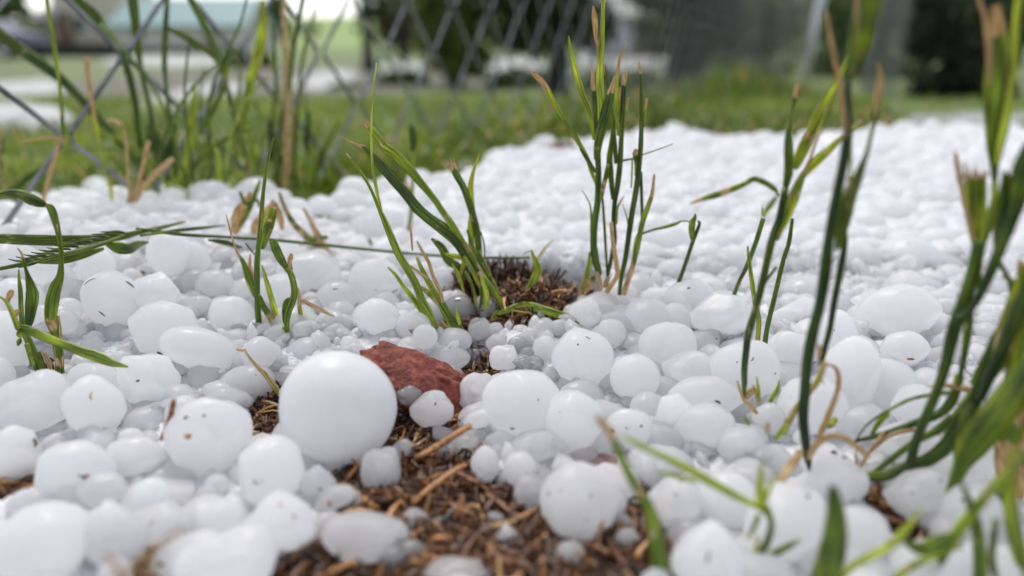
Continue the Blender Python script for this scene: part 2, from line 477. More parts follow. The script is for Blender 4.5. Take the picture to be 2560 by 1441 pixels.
def build_fence():
    W, H = 0.085, 0.080                # diamond size
    ztop = 1.22
    nrm = Vector((-FD.y, FD.x, 0))
    root = empty('chain_link_fence', fence_pt(10.1))
    tag(root, 'long galvanised chain-link fence running back from the left behind the hail', 'fence')
    inv = -Vector(root.location)
    V, F = [], []
    n0, n1 = -6, int(10.1 / (W / 2))
    for k in range(n0, n1):
        x0 = k * W / 2
        z = 0.066 - H / 2 * 2
        # one woven wire: a zigzag that runs up between two neighbouring columns
        pts = []
        j = 0
        zz = 0.066 + (k % 2) * (H / 2) - 2 * H
        side = 0
        while zz < ztop:
            s = x0 + (W / 2 + 0.0014 if side else -0.0014)
            d = (0.0022 if side else -0.0022)
            pts.append(fence_pt(s) + nrm * d + Vector((0, 0, zz)) + inv)
            zz += H / 2; side ^= 1; j += 1
        # soften the knuckles
        q = []
        for i in range(len(pts)):
            if 0 < i < len(pts) - 1:
                q.append(pts[i].lerp(pts[i - 1], 0.07)); q.append(pts[i].lerp(pts[i + 1], 0.07))
            else: q.append(pts[i])
        far = k * W / 2 > 1.6
        tube(V, F, q, (0.0007 if k * W / 2 > 3.6 else 0.0012) if far else 0.00150, 4 if far else 6)
    mesh_obj('wire_mesh', V, F, M['zinc'], root)
    for s in (10.1,):
        p = fence_pt(s) + nrm * 0.028
        V, F = [], []
        gz = ground_z(p.x, p.y)
        tube(V, F, [Vector((0.0, 0, -0.1)), Vector((0.06, 0, 0.6)), Vector((0.13, 0, 1.24)), Vector((0.13, 0, 1.27))], [0.05, 0.05, 0.05, 0.03], 16)
        V = [v + Vector((p.x, p.y, gz if s < 8 else gz)) + inv for v in V]
        mesh_obj('post', V, F, M['zinc_post'], root)
    V, F = [], []
    tube(V, F, [fence_pt(-0.3) + Vector((0, 0, ztop + 0.005)) + inv, fence_pt(4) + Vector((0, 0, ztop + 0.005)) + inv, fence_pt(10.1) + Vector((0, 0, ztop + 0.005)) + inv], 0.018, 10)
    mesh_obj('top_rail', V, F, M['zinc_post'], root)
    V, F = [], []
    tube(V, F, [fence_pt(-0.3) + Vector((0, 0, -0.004)) + inv, fence_pt(4) + Vector((0, 0, -0.15)) + inv, fence_pt(10.1) + Vector((0, 0, -0.33)) + inv], 0.002, 6)
    mesh_obj('bottom_wire', V, F, M['zinc'], root)
build_fence()
def build_side_fence():
    """second run, seen almost edge-on: it comes back toward the lawn from the corner"""
    a = at_Y(2165, 118, 8.6); b = at_Y(2262, 118, 3.4)
    d = Vector((b.x - a.x, b.y - a.y, 0)); Ln = d.length; d.normalize()
    nr = Vector((-d.y, d.x, 0))
    root = empty('side_fence', Vector((b.x, b.y, ground_z(b.x, b.y))))
    tag(root, 'grey wire fence run seen edge-on as a dull upright band at upper right', 'fence')
    inv = -Vector(root.location)
    V, F = [], []
    W, H = 0.085, 0.08
    for k in range(int(Ln / (W / 2))):
        pts = []
        zz = (k % 2) * H / 2 - 0.33
        side = 0
        while zz < 1.1:
            p = Vector((b.x, b.y, 0)) - d * (k * W / 2 + (W / 2 if side else 0)) + nr * (0.0022 if side else -0.0022)
            pts.append(Vector((p.x, p.y, zz)) + inv)
            zz += H / 2; side ^= 1
        tube(V, F, pts, 0.0011, 4)
    mesh_obj('wire_mesh', V, F, M['zinc'], root)
    V, F = [], []
    tube(V, F, [Vector((0, 0, 1.1)), -d * (Ln * .5) + Vector((0, 0, 1.1)), -d * Ln + Vector((0, 0, 1.1))], 0.004, 8)
    mesh_obj('top_wire', V, F, M['zinc_post'], root)
build_side_fence()

# ------------------------------------------------------------------ far things beyond the fence
def boxm(V, F, x0, x1, y0, y1, z0, z1):
    b = len(V)
    V += [Vector(p) for p in ((x0, y0, z0), (x1, y0, z0), (x1, y1, z0), (x0, y1, z0), (x0, y0, z1), (x1, y0, z1), (x1, y1, z1), (x0, y1, z1))]
    F += [tuple(b + i for i in f) for f in ((0, 3, 2, 1), (4, 5, 6, 7), (0, 1, 5, 4), (1, 2, 6, 5), (2, 3, 7, 6), (3, 0, 4, 7))]
M['teal_roof'] = simple('teal_metal_roof', (0.10, 0.22, 0.235), 0.6, 1.5, (0.13, 0.255, 0.27))
M['pale_wall'] = simple('pale_wall', (0.56, 0.54, 0.52), 0.8, 1.5, (0.62, 0.60, 0.57))
M['beige_wall'] = simple('beige_siding', (0.55, 0.50, 0.42), 0.8, 1.0, (0.60, 0.54, 0.46))
M['brown_wall'] = simple('brown_brick', (0.24, 0.16, 0.13), 0.8, 2.0, (0.30, 0.21, 0.17))
M['dark_trim'] = simple('dark_teal_trim', (0.012, 0.040, 0.042), 0.5)
M['dark_wall'] = simple('dark_low_wall', (0.040, 0.036, 0.042), 0.8, 3, (0.07, 0.06, 0.065))
M['glass'] = simple('window_glass', (0.05, 0.07, 0.09), 0.08)
M['roof_dark'] = simple('grey_shingle', (0.13, 0.13, 0.14), 0.8, 3, (0.20, 0.20, 0.21))
M['white_wall'] = simple('white_wall', (0.42, 0.44, 0.47), 0.8, 2, (0.50, 0.51, 0.54))
M['white_trim'] = simple('white_trim', (0.75, 0.75, 0.74), 0.6)
def building(name, label, u0, u1, v_eave, v_ridge, Y, depth, wall, roof, trim, windows=(), door=None, low=None):
    p0 = at_Y(u0, 118, Y); p1 = at_Y(u1, 118, Y)
    g = min(ground_z(p0.x, Y), ground_z(p1.x, Y)) - 0.1
    ze = at_Y(u0, v_eave, Y).z; zr = at_Y(u0, v_ridge, Y + depth * 0.5).z
    w = p1.x - p0.x
    root = empty(name, Vector((p0.x + w / 2, Y + depth / 2, g)))
    tag(root, label, 'building')
    hw, hd = w / 2, depth / 2
    V, F = [], []
    boxm(V, F, -hw, hw, -hd, hd, 0, ze - g)
    b = len(V)                          # gables
    V += [Vector(q) for q in ((-hw, -hd, ze - g + 0.001), (-hw, hd, ze - g + 0.001), (-hw, 0, zr - g - 0.08), (hw, -hd, ze - g + 0.001), (hw, hd, ze - g + 0.001), (hw, 0, zr - g - 0.08))]
    F += [(b, b + 2, b + 1), (b + 3, b + 4, b + 5)]
    mesh_obj('wall', V, F, wall, root, False)
    V, F = [], []
    o = 0.35
    z0, z1 = ze - g + 0.02, zr - g
    for sgn in (-1, 1):
        b = len(V)
        V += [Vector(q) for q in ((-hw - o, sgn * (hd + o), z0 - 0.12), (hw + o, sgn * (hd + o), z0 - 0.12), (hw + o, 0, z1), (-hw - o, 0, z1),
                                  (-hw - o, sgn * (hd + o), z0), (hw + o, sgn * (hd + o), z0), (hw + o, 0, z1 + 0.14), (-hw - o, 0, z1 + 0.14))]
        F += [(b, b + 3, b + 2, b + 1), (b + 4, b + 5, b + 6, b + 7), (b, b + 1, b + 5, b + 4), (b + 1, b + 2, b + 6, b + 5), (b + 3, b, b + 4, b + 7)]
    mesh_obj('roof', V, F, roof, root, False)
    if low:
        V, F = [], []; boxm(V, F, -hw - 0.02, hw + 0.02, -hd - 0.06, -hd - 0.003, 0, low)
        mesh_obj('plinth', V, F, trim, root, False)
    for (fx, fz, ww, hh) in windows:
        V, F = [], []
        cx = -hw + fx * w; cz = fz
        boxm(V, F, cx - ww / 2 - .08, cx + ww / 2 + .08, -hd - 0.06, -hd - 0.003, cz - hh / 2 - .08, cz + hh / 2 + .08)
        fr = mesh_obj('window', V, F, M['white_trim'], root, False)
        V, F = [], []; boxm(V, F, cx - ww / 2, cx + ww / 2, -hd - 0.075, -hd - 0.063, cz - hh / 2, cz + hh / 2)
        mesh_obj('pane', V, F, M['glass'], fr, False)
    if door:
        fx, ww, hh = door
        cx = -hw + fx * w
        V, F = [], []; boxm(V, F, cx - ww / 2, cx + ww / 2, -hd - 0.05, -hd - 0.003, 0.02, hh)
        dr = mesh_obj('door', V, F, M['brown_wall'], root, False)
        V, F = [], []; boxm(V, F, cx + ww * .35, cx + ww * .4, -hd - 0.1, -hd - 0.052, hh * .45, hh * .5)
        mesh_obj('handle', V, F, M['zinc_post'], dr, False)
building('garage', 'low pale building with wide teal metal roof at upper left', 285, 610, 66, 0, 60, 9, M['pale_wall'], M['teal_roof'], M['dark_trim'],
         windows=((0.2, 1.5, 1.0, 0.8),), door=(0.75, 1.0, 2.0), low=0.55)
building('house', 'tall beige house with small windows left of the teal roofed building', 148, 282, -60, -110, 66, 9, M['beige_wall'], M['roof_dark'], M['brown_wall'],
         windows=((0.45, 2.4, 0.9, 1.2), (0.8, 2.4, 0.8, 1.2)), door=(0.2, 0.95, 2.0), low=0.6)
building('brick_annex', 'brown brick annex at the left end of the beige house', 92, 146, 48, 20, 64, 7, M['brown_wall'], M['roof_dark'], M['dark_wall'],
         windows=((0.6, 1.7, 1.0, 1.0),))
building('shed', 'small pale shed seen between the dark tree trunks', 1475, 1660, 42, 8, 34, 4, M['white_wall'], M['driftice'], M['brown_wall'],
         windows=((0.3, 1.0, 0.5, 0.5),), door=(0.7, 0.8, 1.6), low=0.35)
def low_wall():
    p0 = at_Y(60, 118, 36); p1 = at_Y(295, 118, 36)
    V, F = [], []
    boxm(V, F, p0.x, p1.x, 35.9, 36.2, -0.5, 0.22)
    boxm(V, F, p0.x - .05, p1.x + .05, 35.85, 36.25, 0.222, 0.28)
    o = mesh_obj('garden_wall', V, F, M['dark_wall'], None, False, origin=((p0.x + p1.x) / 2, 36, -0.4))
    tag(o, 'dark low garden wall in front of the beige house', 'wall')
low_wall()
def car():
    M['navy'] = simple('navy_paint', (0.012, 0.02, 0.07), 0.25)
    M['tyre'] = simple('tyre_rubber', (0.02, 0.02, 0.02), 0.8)
    p = at_Y(-40, 118, 30)
    g = ground_z(p.x, 30)
    root = empty('parked_car', (p.x, 30, g))
    tag(root, 'dark blue parked car cut off by the left edge in front of the lawn', 'car')
    prof = [(-2.1, .35), (-2.12, .75), (-1.9, .92), (-1.1, 1.0), (-.55, 1.42), (.75, 1.45), (1.45, 1.02), (2.05, .95), (2.15, .6), (2.1, .35)]
    V, F = [], []
    k = len(prof)
    for yy, sc_ in ((-0.85, .94), (-0.75, 1), (0.75, 1), (.85, .94)):
        for x, z in prof: V.append(Vector((x * (0.99 if sc_ < 1 else 1), yy, .35 + (z - .35) * sc_)))
    for r_ in range(3):
        for i in range(k):
            j = (i + 1) % k
            F.append((r_ * k + i, r_ * k + j, (r_ + 1) * k + j, (r_ + 1) * k + i))
    F.append(tuple(reversed(range(k)))); F.append(tuple(3 * k + i for i in range(k)))
    mesh_obj('body', V, F, M['navy'], root, False)
    V, F = [], []
    for pts in (((-.95, 1.02), (-.5, 1.36), (.05, 1.38), (.05, 1.02)), ((.12, 1.02), (.12, 1.38), (.7, 1.38), (1.2, 1.04))):
        b = len(V); V += [Vector((x, -.865, z)) for x, z in pts]; F.append(tuple(range(b, b + 4)))
    mesh_obj('window', V, F, M['glass'], root, False)
    for wx in (-1.35, 1.35):
        for sy in (-.82, .82):
            V, F = [], []
            tube(V, F, [Vector((wx, sy - .1, .32)), Vector((wx, sy + .1, .32))], .32, 20)
            wh = mesh_obj('wheel', V, F, M['tyre'], root, False)
            V, F = [], []
            tube(V, F, [Vector((wx, sy - .12, .32)), Vector((wx, sy - .103 if sy < 0 else sy + .12, .32))], .18, 16)
            mesh_obj('rim', V, F, M['zinc_post'], wh, False)
car()

# ------------------------------------------------------------------ leaves in bulk
def leaf_cloud(name, n, sampler, size, mat, parent=None, aspect=0.55):
    """n small leaf faces; sampler returns (N,3) positions"""
    P = sampler(n)
    n = len(P)
    a = rng.normal(size=(n, 3)); a /= np.linalg.norm(a, axis=1)[:, None]
    b = rng.normal(size=(n, 3)); b -= a * (a * b).sum(1)[:, None]; b /= np.linalg.norm(b, axis=1)[:, None]
    s = size * (0.6 + 0.8 * rng.random(n))[:, None]
    c = np.cross(a, b) * s * 0.12
    V = np.stack([P - a * s, P + b * s * aspect + c, P + a * s, P - b * s * aspect + c], 1).reshape(-1, 3)
    F = np.arange(4 * n).reshape(-1, 4)
    me = big_mesh(name, V, F, mat, False)
    return link(name, me, parent)
def leafmat(name, c1, c2, sc_=6):
    m = simple(name, c1, 0.45, sc_, c2)
    nt = m.node_tree; b = nt.nodes['Principled BSDF']
    tr = N(nt, 'ShaderNodeBsdfTranslucent'); ms = N(nt, 'ShaderNodeMixShader'); ms.inputs[0].default_value = 0.35
    nt.links.new(b.inputs['Base Color'].links[0].from_socket, tr.inputs['Color'])
    out = [n for n in nt.nodes if n.type == 'OUTPUT_MATERIAL'][0]
    nt.links.new(b.outputs[0], ms.inputs[1]); nt.links.new(tr.outputs[0], ms.inputs[2]); nt.links.new(ms.outputs[0], out.inputs[0])
    return m
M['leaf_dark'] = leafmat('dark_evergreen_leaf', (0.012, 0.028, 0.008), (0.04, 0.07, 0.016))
M['leaf_mid'] = leafmat('green_leaf', (0.05, 0.095, 0.02), (0.11, 0.17, 0.04))
M['leaf_olive'] = leafmat('olive_leaf', (0.08, 0.11, 0.016), (0.15, 0.18, 0.03))
M['leaf_grey'] = leafmat('grey_green_leaf', (0.11, 0.17, 0.06), (0.24, 0.30, 0.14))
M['leaf_black'] = leafmat('near_black_leaf', (0.014, 0.022, 0.011), (0.038, 0.054, 0.022))  # near-black green, the dense dark shrub's own leaf colour
M['leaf_brown'] = leafmat('brown_leaf', (0.035, 0.024, 0.016), (0.06, 0.045, 0.022))
M['bark'] = simple('dark_bark', (0.008, 0.007, 0.007), 0.9, 20, (0.030, 0.024, 0.022), bump=0.8)
def ell_sampler(ells):
    vol = np.array([e[3] * e[4] * e[5] for e in ells]); pr = vol / vol.sum()
    # clumps inside the crown so that gaps and dense places alternate
    def f(n):
        idx = rng.choice(len(ells), n // 26 + 1, p=pr)
        d = rng.normal(size=(len(idx), 3)); d /= np.linalg.norm(d, axis=1)[:, None]
        rr = (0.35 + 0.65 * rng.random(len(idx)) ** 0.5)[:, None]
        E = np.array(ells)
        C = E[idx, :3] + d * rr * E[idx, 3:6]
        rad = (E[idx, 3:6].min(1) * 0.20)[:, None, None]
        P = C[:, None, :] + rng.normal(size=(len(idx), 26, 3)) * rad * 0.6
        return P.reshape(-1, 3)[:n]
    return f
def tree(name, label, cat, u, Y, trunk_px, crowns, n, size, mat, vtop=0, lean=0.0, group=None):
    """crowns: list of (u, v, half u px, half v px) at distance Y(+dy)"""
    k = Y / 0.95 / FPX
    p = at_Y(u, 118, Y); g = ground_z(p.x, Y)
    root = empty(name, (p.x, Y, g - 0.02))
    tag(root, label, cat, group)
    inv = -Vector(root.location)
    ells = []
    for cu, cv, ru, rv in crowns:
        c = at_Y(cu, cv, Y)
        r = ru * k
        ells.append((c.x + inv.x, inv.y + Y + rng.uniform(-.2, .2) * r, c.z + inv.z, r, r * 0.9, rv * k))
    leaf_cloud('crown', n, ell_sampler(ells), size, mat, root)
    if trunk_px:
        V, F = [], []
        rt = trunk_px * k / 2
        top = at_Y(u, vtop, Y).z - root.location.z
        pts = []; rad = []
        for i in range(9):
            t = i / 8
            pts.append(Vector((lean * top * t + 0.03 * rt * math.sin(5 * t), 0.4 * rt * math.sin(4 * t + 1), top * t)))
            rad.append(rt * (1.25 - 0.5 * t) * (1.25 if i == 0 else 1))
        tube(V, F, pts, rad, 12)
        for e in ells[:6]:
            s = pts[5 + int(rng.integers(0, 3))]
            q = Vector(e[:3])
            tube(V, F, [s, s.lerp(q, .5) + Vector((0, 0, -.05 * abs(q.z - s.z))), q], [rt * .4, rt * .25, rt * .08], 7)
        mesh_obj('trunk', V, F, M['bark'], root)
    return root
tree('shrub', 'rounded olive green shrub behind the middle of the fence', 'shrub', 1140, 9, 26,
     [(1140, 60, 92, 110), (1120, -30, 80, 80), (1150, 140, 70, 65), (1180, 0, 60, 90)], 9000, 0.04, M['leaf_olive'], vtop=100)
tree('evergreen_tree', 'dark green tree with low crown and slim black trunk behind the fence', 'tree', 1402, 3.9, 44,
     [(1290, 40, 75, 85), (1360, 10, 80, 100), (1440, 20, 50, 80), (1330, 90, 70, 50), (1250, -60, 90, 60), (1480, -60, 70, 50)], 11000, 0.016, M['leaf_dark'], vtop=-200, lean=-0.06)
tree('evergreen_tree', 'dark tree with the thickest black trunk left of the grey green shrub', 'tree', 1712, 4.1, 82,
     [(1660, -40, 80, 60), (1760, -20, 90, 70), (1810, 40, 60, 80), (1720, 60, 50, 60), (1600, -70, 80, 50)], 7000, 0.018, M['leaf_dark'], vtop=-260, lean=0.10)
tree('shrub', 'grey green leafy shrub filling the fence left of the pale post', 'shrub', 1870, 6.0, 20,
     [(1850, 60, 110, 110), (1800, 170, 90, 90), (1900, 150, 80, 120), (1910, 20, 70, 100), (1860, 230, 110, 50)], 11000, 0.022, M['leaf_grey'], vtop=140)
tree('shrub', 'dim green shrub beyond the far end of the fence by the pale post', 'shrub', 2090, 12.5, 12,
     [(2080, 60, 80, 120), (2100, 180, 90, 90), (2160, 40, 70, 110), (2180, 200, 60, 80), (2230, 80, 70, 130)], 9000, 0.055, M['leaf_grey'], vtop=140)
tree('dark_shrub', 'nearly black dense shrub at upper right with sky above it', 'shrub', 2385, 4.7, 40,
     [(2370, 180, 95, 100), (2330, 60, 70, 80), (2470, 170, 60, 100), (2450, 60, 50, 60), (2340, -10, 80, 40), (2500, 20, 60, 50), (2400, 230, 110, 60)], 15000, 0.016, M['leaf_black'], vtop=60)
tree('shrub', 'lighter green shrub behind the nearly black one', 'shrub', 2480, 8.0, 16,
     [(2440, 70, 80, 70), (2530, 60, 60, 90), (2380, 50, 60, 60)], 3600, 0.035, M['leaf_mid'], vtop=100)
tree('brown_bush', 'brown leaved bush left of the olive shrub', 'bush', 1008, 19, 12,
     [(1005, 90, 45, 55), (1030, 60, 30, 40)], 1400, 0.06, M['leaf_brown'], vtop=100)
tree('shrub', 'soft olive shrub in front of the brown annex', 'shrub', 40, 34, 8,
     [(35, 90, 60, 34), (85, 100, 40, 26)], 1500, 0.12, M['leaf_olive'], vtop=100)
tree('slim_tree', 'slim dark tree with thin trunk left of the brown bush', 'tree', 918, 15, 22,
     [(905, 40, 22, 45), (930, -20, 50, 60), (925, 100, 14, 30)], 900, 0.05, M['leaf_dark'], vtop=-120)
tree('small_bush', 'small round bush standing on the far green meadow', 'bush', 775, 90, 4,
     [(775, 78, 22, 22)], 500, 0.2, M['leaf_mid'], vtop=90)
for u, v0, ru, rv, Yt, mt, lab in ((1010, 205, 62, 26, 9.5, 'leaf_mid', 'low green bush at the drive edge below the brown bush'), (1300, 205, 70, 30, 9.0, 'leaf_mid', 'low green bush between the olive shrub and the slim black trunk'),
                           (1540, 200, 90, 30, 8.0, 'leaf_grey', 'low grey green bush below the pale shed'), (860, 228, 46, 18, 8.5, 'leaf_olive', 'small olive bush on the lawn left of centre'),
                           (1480, 60, 52, 60, 26, 'leaf_dark', 'dark green bush at the left corner of the pale shed'), (1640, 70, 46, 60, 24, 'leaf_mid', 'green bush at the right corner of the pale shed'),
                           (620, 160, 60, 22, 18, 'leaf_dark', 'dark low bush below the right end of the teal roof')):
    tree('low_bush', lab, 'bush', u, Yt, 6, [(u, v0, ru, rv), (u - ru * .5, v0 + rv * .2, ru * .6, rv * .8), (u + ru * .5, v0 + rv * .25, ru * .6, rv * .7)], 2600, Yt * 0.0042, M[mt], vtop=v0)
k = 0
for u, v0, ru, Yt, mt in ((1000, 30, 60, 120, 'leaf_mid'), (1120, 0, 110, 110, 'leaf_mid'), (1290, 20, 130, 100, 'leaf_mid'), (1560, 70, 80, 95, 'leaf_dark'), (1700, 0, 120, 105, 'leaf_mid'),
                   (1850, -30, 130, 90, 'leaf_dark'), (2010, 0, 120, 98, 'leaf_mid'), (2180, -10, 130, 88, 'leaf_dark'), (2310, 10, 90, 100, 'leaf_mid'),
                   (2540, 20, 90, 92, 'leaf_mid'), (680, 60, 50, 150, 'leaf_mid'), (10, 40, 60, 110, 'leaf_mid')):
    nm = ['first', 'second', 'third', 'fourth', 'fifth', 'sixth', 'seventh', 'eighth', 'ninth', 'tenth'] 
    lab = {1000: 'hazy far tree above the brown bush', 1120: 'hazy far tree behind the olive shrub', 1290: 'hazy far tree behind the low dark crown',
           1560: 'far dark tree behind the pale shed', 1700: 'far green tree behind the thickest black trunk', 1850: 'far dark tree above the grey green shrub',
           2010: 'far green tree behind the leaning fence post', 2180: 'far dark tree behind the side fence', 2310: 'far green tree behind the left half of the black shrub',
           2540: 'far green tree at the right edge', 680: 'tiny far tree at the left end of the meadow', 10: 'far tree at the upper left corner'}[u]
    tree('far_tree', lab, 'tree', u, Yt, ru * .12, [(u, v0, ru, 80), (u - ru * .4, v0 + 40, ru * .6, 60), (u + ru * .4, v0 + 45, ru * .6, 55)], 1300, Yt * 0.0075, M[mt], vtop=v0 + 20)

# hail lying in drifts on the lawn and the drive beyond the fence
def drift(name, label, poly, mat, h=0.02, lift=0.004, cat='hail drift', kind='stuff'):
    P = [at_ground(u, v) for u, v in poly]
    cx = sum(p.x for p in P) / len(P); cy = sum(p.y for p in P) / len(P)
    # densify the outline with an uneven edge
    Q = []
    for i in range(len(P)):
        a, b = P[i], P[(i + 1) % len(P)]
        for t in range(6):
            q = a.lerp(b, t / 6)
            w_ = 1 + 0.10 * noise.noise(Vector((q.x * 3 + t, q.y * 3, 2)))
            Q.append(Vector((cx + (q.x - cx) * w_, cy + (q.y - cy) * w_, 0)))
    V, F = [], []
    n = len(Q); rings = 7
    for r_ in range(rings):
        f = 1 - r_ / rings
        for q in Q:
            x = cx + (q.x - cx) * f; y = cy + (q.y - cy) * f
            e = 1 - f
            hh = h * min(1, e * 2.5) * (0.6 + 0.6 * noise.noise(Vector((x * 9, y * 9, 7))) ) if r_ else -0.01
            V.append(Vector((x, y, ground_z(x, y) + lift + hh)))
    V.append(Vector((cx, cy, ground_z(cx, cy) + lift + h)))
    for r_ in range(rings - 1):
        for i in range(n):
            j = (i + 1) % n
            F.append((r_ * n + i, r_ * n + j, (r_ + 1) * n + j, (r_ + 1) * n + i))
    for i in range(n):
        F.append(((rings - 1) * n + i, (rings - 1) * n + (i + 1) % n, rings * n))
    o = mesh_obj(name, V, F, mat, None, True, origin=(cx, cy, ground_z(cx, cy)))
    if kind == 'structure': tag(o, kind='structure')
    else: tag(o, label, cat, kind=kind)
M['drive'] = simple('gravel_drive', (0.055, 0.062, 0.032), 0.9, 3, (0.17, 0.155, 0.12), bump=0.4, detail=8)
drift('driveway', '', [(-200, 262), (-200, 222), (120, 204), (500, 172), (900, 166), (1300, 172), (1700, 162), (1900, 170), (1500, 205), (1000, 232), (600, 240), (300, 262)], M['drive'], h=0.01, kind='structure')
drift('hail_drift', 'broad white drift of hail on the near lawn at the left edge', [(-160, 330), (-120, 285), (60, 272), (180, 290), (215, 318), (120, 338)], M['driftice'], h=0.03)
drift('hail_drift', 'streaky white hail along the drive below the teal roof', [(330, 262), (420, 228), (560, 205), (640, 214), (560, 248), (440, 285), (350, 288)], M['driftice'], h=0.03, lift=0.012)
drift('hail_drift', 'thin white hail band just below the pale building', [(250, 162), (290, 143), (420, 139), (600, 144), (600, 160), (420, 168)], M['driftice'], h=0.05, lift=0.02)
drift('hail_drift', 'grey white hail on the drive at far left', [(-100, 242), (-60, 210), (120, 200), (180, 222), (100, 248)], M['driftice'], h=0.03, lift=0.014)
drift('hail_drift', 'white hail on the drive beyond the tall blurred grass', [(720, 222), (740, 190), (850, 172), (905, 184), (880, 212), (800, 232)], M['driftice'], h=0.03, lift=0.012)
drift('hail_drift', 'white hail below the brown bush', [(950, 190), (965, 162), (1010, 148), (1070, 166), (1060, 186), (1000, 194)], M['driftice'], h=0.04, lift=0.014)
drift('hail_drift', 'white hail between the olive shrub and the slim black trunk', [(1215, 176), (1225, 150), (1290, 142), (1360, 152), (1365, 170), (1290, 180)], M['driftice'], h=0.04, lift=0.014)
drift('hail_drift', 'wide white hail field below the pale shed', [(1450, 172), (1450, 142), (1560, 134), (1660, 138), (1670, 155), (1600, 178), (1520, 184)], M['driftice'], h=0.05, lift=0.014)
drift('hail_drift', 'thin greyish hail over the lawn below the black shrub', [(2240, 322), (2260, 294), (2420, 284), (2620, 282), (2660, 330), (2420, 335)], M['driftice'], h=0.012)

# ------------------------------------------------------------------ grass on the ground near and beyond the fence (nobody could count it)
def blades_mesh(name, P, H, W, lean=0.35, hue=(0.25, 0.9), dry=0.1, mat=None):
    cn = np.array([0.5 + 0.9 * noise.noise(Vector((p[0] * 11, p[1] * 7, 2.7))) for p in P]).clip(0, 1)
    """P (n,3) roots, H heights: curved two-segment blades"""
    n = len(P)
    az = rng.random(n) * 2 * np.pi
    d = np.stack([np.cos(az), np.sin(az), np.zeros(n)], 1)
    fa = rng.random(n) * 2 * np.pi
    s = np.stack([np.cos(fa), np.sin(fa), np.zeros(n)], 1)
    H = H[:, None]; W = (np.zeros(n) + W)[:, None] * (0.6 + 0.8 * rng.random(n))[:, None]
    l = (lean * rng.random(n))[:, None]
    up = np.array([0, 0, 1.0])
    p0 = P; p1 = P + up * H * .55 + d * H * l * .3; p2 = P + up * H * 0.9 + d * H * l * .8; p3 = P + up * H * (1 - .3 * l) + d * H * l * 1.3
    V = np.stack([p0 - s * W, p0 + s * W, p1 - s * W, p1 + s * W, p2 - s * W * .7, p2 + s * W * .7, p3], 1)
    base = (np.arange(n) * 7)[:, None]
    T = np.concatenate([base + np.array(f)[None, :] for f in ((0, 1, 3), (0, 3, 2), (2, 3, 5), (2, 5, 4), (4, 5, 6))], 0)
    me = big_mesh(name, V.reshape(-1, 3), T, mat or M['grass'], True)
    g = hue[0] + (hue[1] - hue[0]) * (0.35 * rng.random(n) + 0.65 * cn)
    dr = np.where(rng.random(n) < dry, 0.9, 0.0)
    C = np.zeros((n, 7, 4), np.float32); C[..., 0] = dr[:, None]; C[..., 1] = g[:, None]; C[..., 2] = rng.random(n)[:, None]; C[..., 3] = 1
    C[:, 6, 0] += 0.2
    ca = me.color_attributes.new('gt', 'FLOAT_COLOR', 'POINT'); ca.data.foreach_set('color', C.ravel())
    U = np.zeros((n, 7, 3), np.float32); U[:, :, 0] = np.array([0, 1, 0, 1, 0, 1, .5]); U[:, :, 1] = np.array([0, 0, .5, .5, .9, .9, 1]) * H * 1 + (rng.random(n) * 9)[:, None]
    ua = me.attributes.new('guv', 'FLOAT_VECTOR', 'POINT'); ua.data.foreach_set('vector', U.ravel())
    return me
def scatter(n, y0, y1, power=1.0, xr=1.0):
    out = []
    while len(out) < n:
        y = y0 + (y1 - y0) * random.random() ** power
        x = random.uniform(-0.75, 0.75) * y * xr - 0.0
        out.append((x, y))
    return out
pts = []; hh = []
for x, y in scatter(30000, 0.3, 3.6, 1.5):
    ye = edge_y(x, y)
    if y < ye + 0.012 or (x / y > 0.50 and random.random() < 0.75): continue
    pts.append((x, y, ground_z(x, y) - 0.002))
    nearf = math.exp(-((x - FA * y - FB) / 0.10) ** 2)
    hh.append((0.009 + 0.012 * random.random() + 0.003 * y) * (1 + 0.9 * nearf * random.random()))
me = blades_mesh('lawn_grass', np.array(pts), np.array(hh), 0.0012, 0.8, (0.15, 0.8), 0.05)
tag(link('lawn_grass', me), 'short green lawn grass behind the hail and the fence', 'grass', kind='stuff')
# taller weeds along the foot of the fence
pts = []; hh = []
for i in range(9000):
    s = random.random() ** 1.2 * 5.2 + 0.1
    p = fence_pt(s)
    x = p.x + random.gauss(0, 0.035 + 0.02 * s); y = p.y + random.gauss(0, 0.05)
    if y < edge_y(x, y) + 0.012: continue
    c = 0.5 + 0.5 * noise.noise(Vector((x * 7, y * 7, 3)))
    pts.append((x, y, ground_z(x, y) - 0.003)); hh.append((0.018 + (0.035 * smooth(0.3, 1.2, s) + 0.12 * smooth(1.6, 2.3, s)) * random.random()) * (0.3 + 1.3 * c * c))
me = blades_mesh('fence_weeds', np.array(pts), np.array(hh), 0.0022, 0.5, (0.0, 0.6), 0.08)
tag(link('fence_weeds', me), 'taller green weeds growing along the foot of the fence', 'grass', kind='stuff')
# seedy green bank right behind the far edge of the hail
pts = []; hh = []
for i in range(5200):
    u = random.uniform(1180, 2225)
    p = at_z(u, 330, 0.0)
    x0 = p.x / p.y
    ye = float(np.interp(x0, EX, EY))
    y = ye + 0.02 + abs(random.gauss(0, 0.28)); x = x0 * y
    pts.append((x, y, ground_z(x, y) - 0.003))
    c = 0.5 + 0.5 * noise.noise(Vector((x * 9, y * 5, 9)))
    hh.append((0.014 + 0.028 * random.random()) * (0.4 + 1.2 * c * c))
me = blades_mesh('bank_grass', np.array(pts), np.array(hh), 0.0018, 0.7, (0.0, 0.6), 0.14)
tag(link('bank_grass', me), 'mixed green grass on the bank right behind the far edge of the hail', 'grass', kind='stuff')
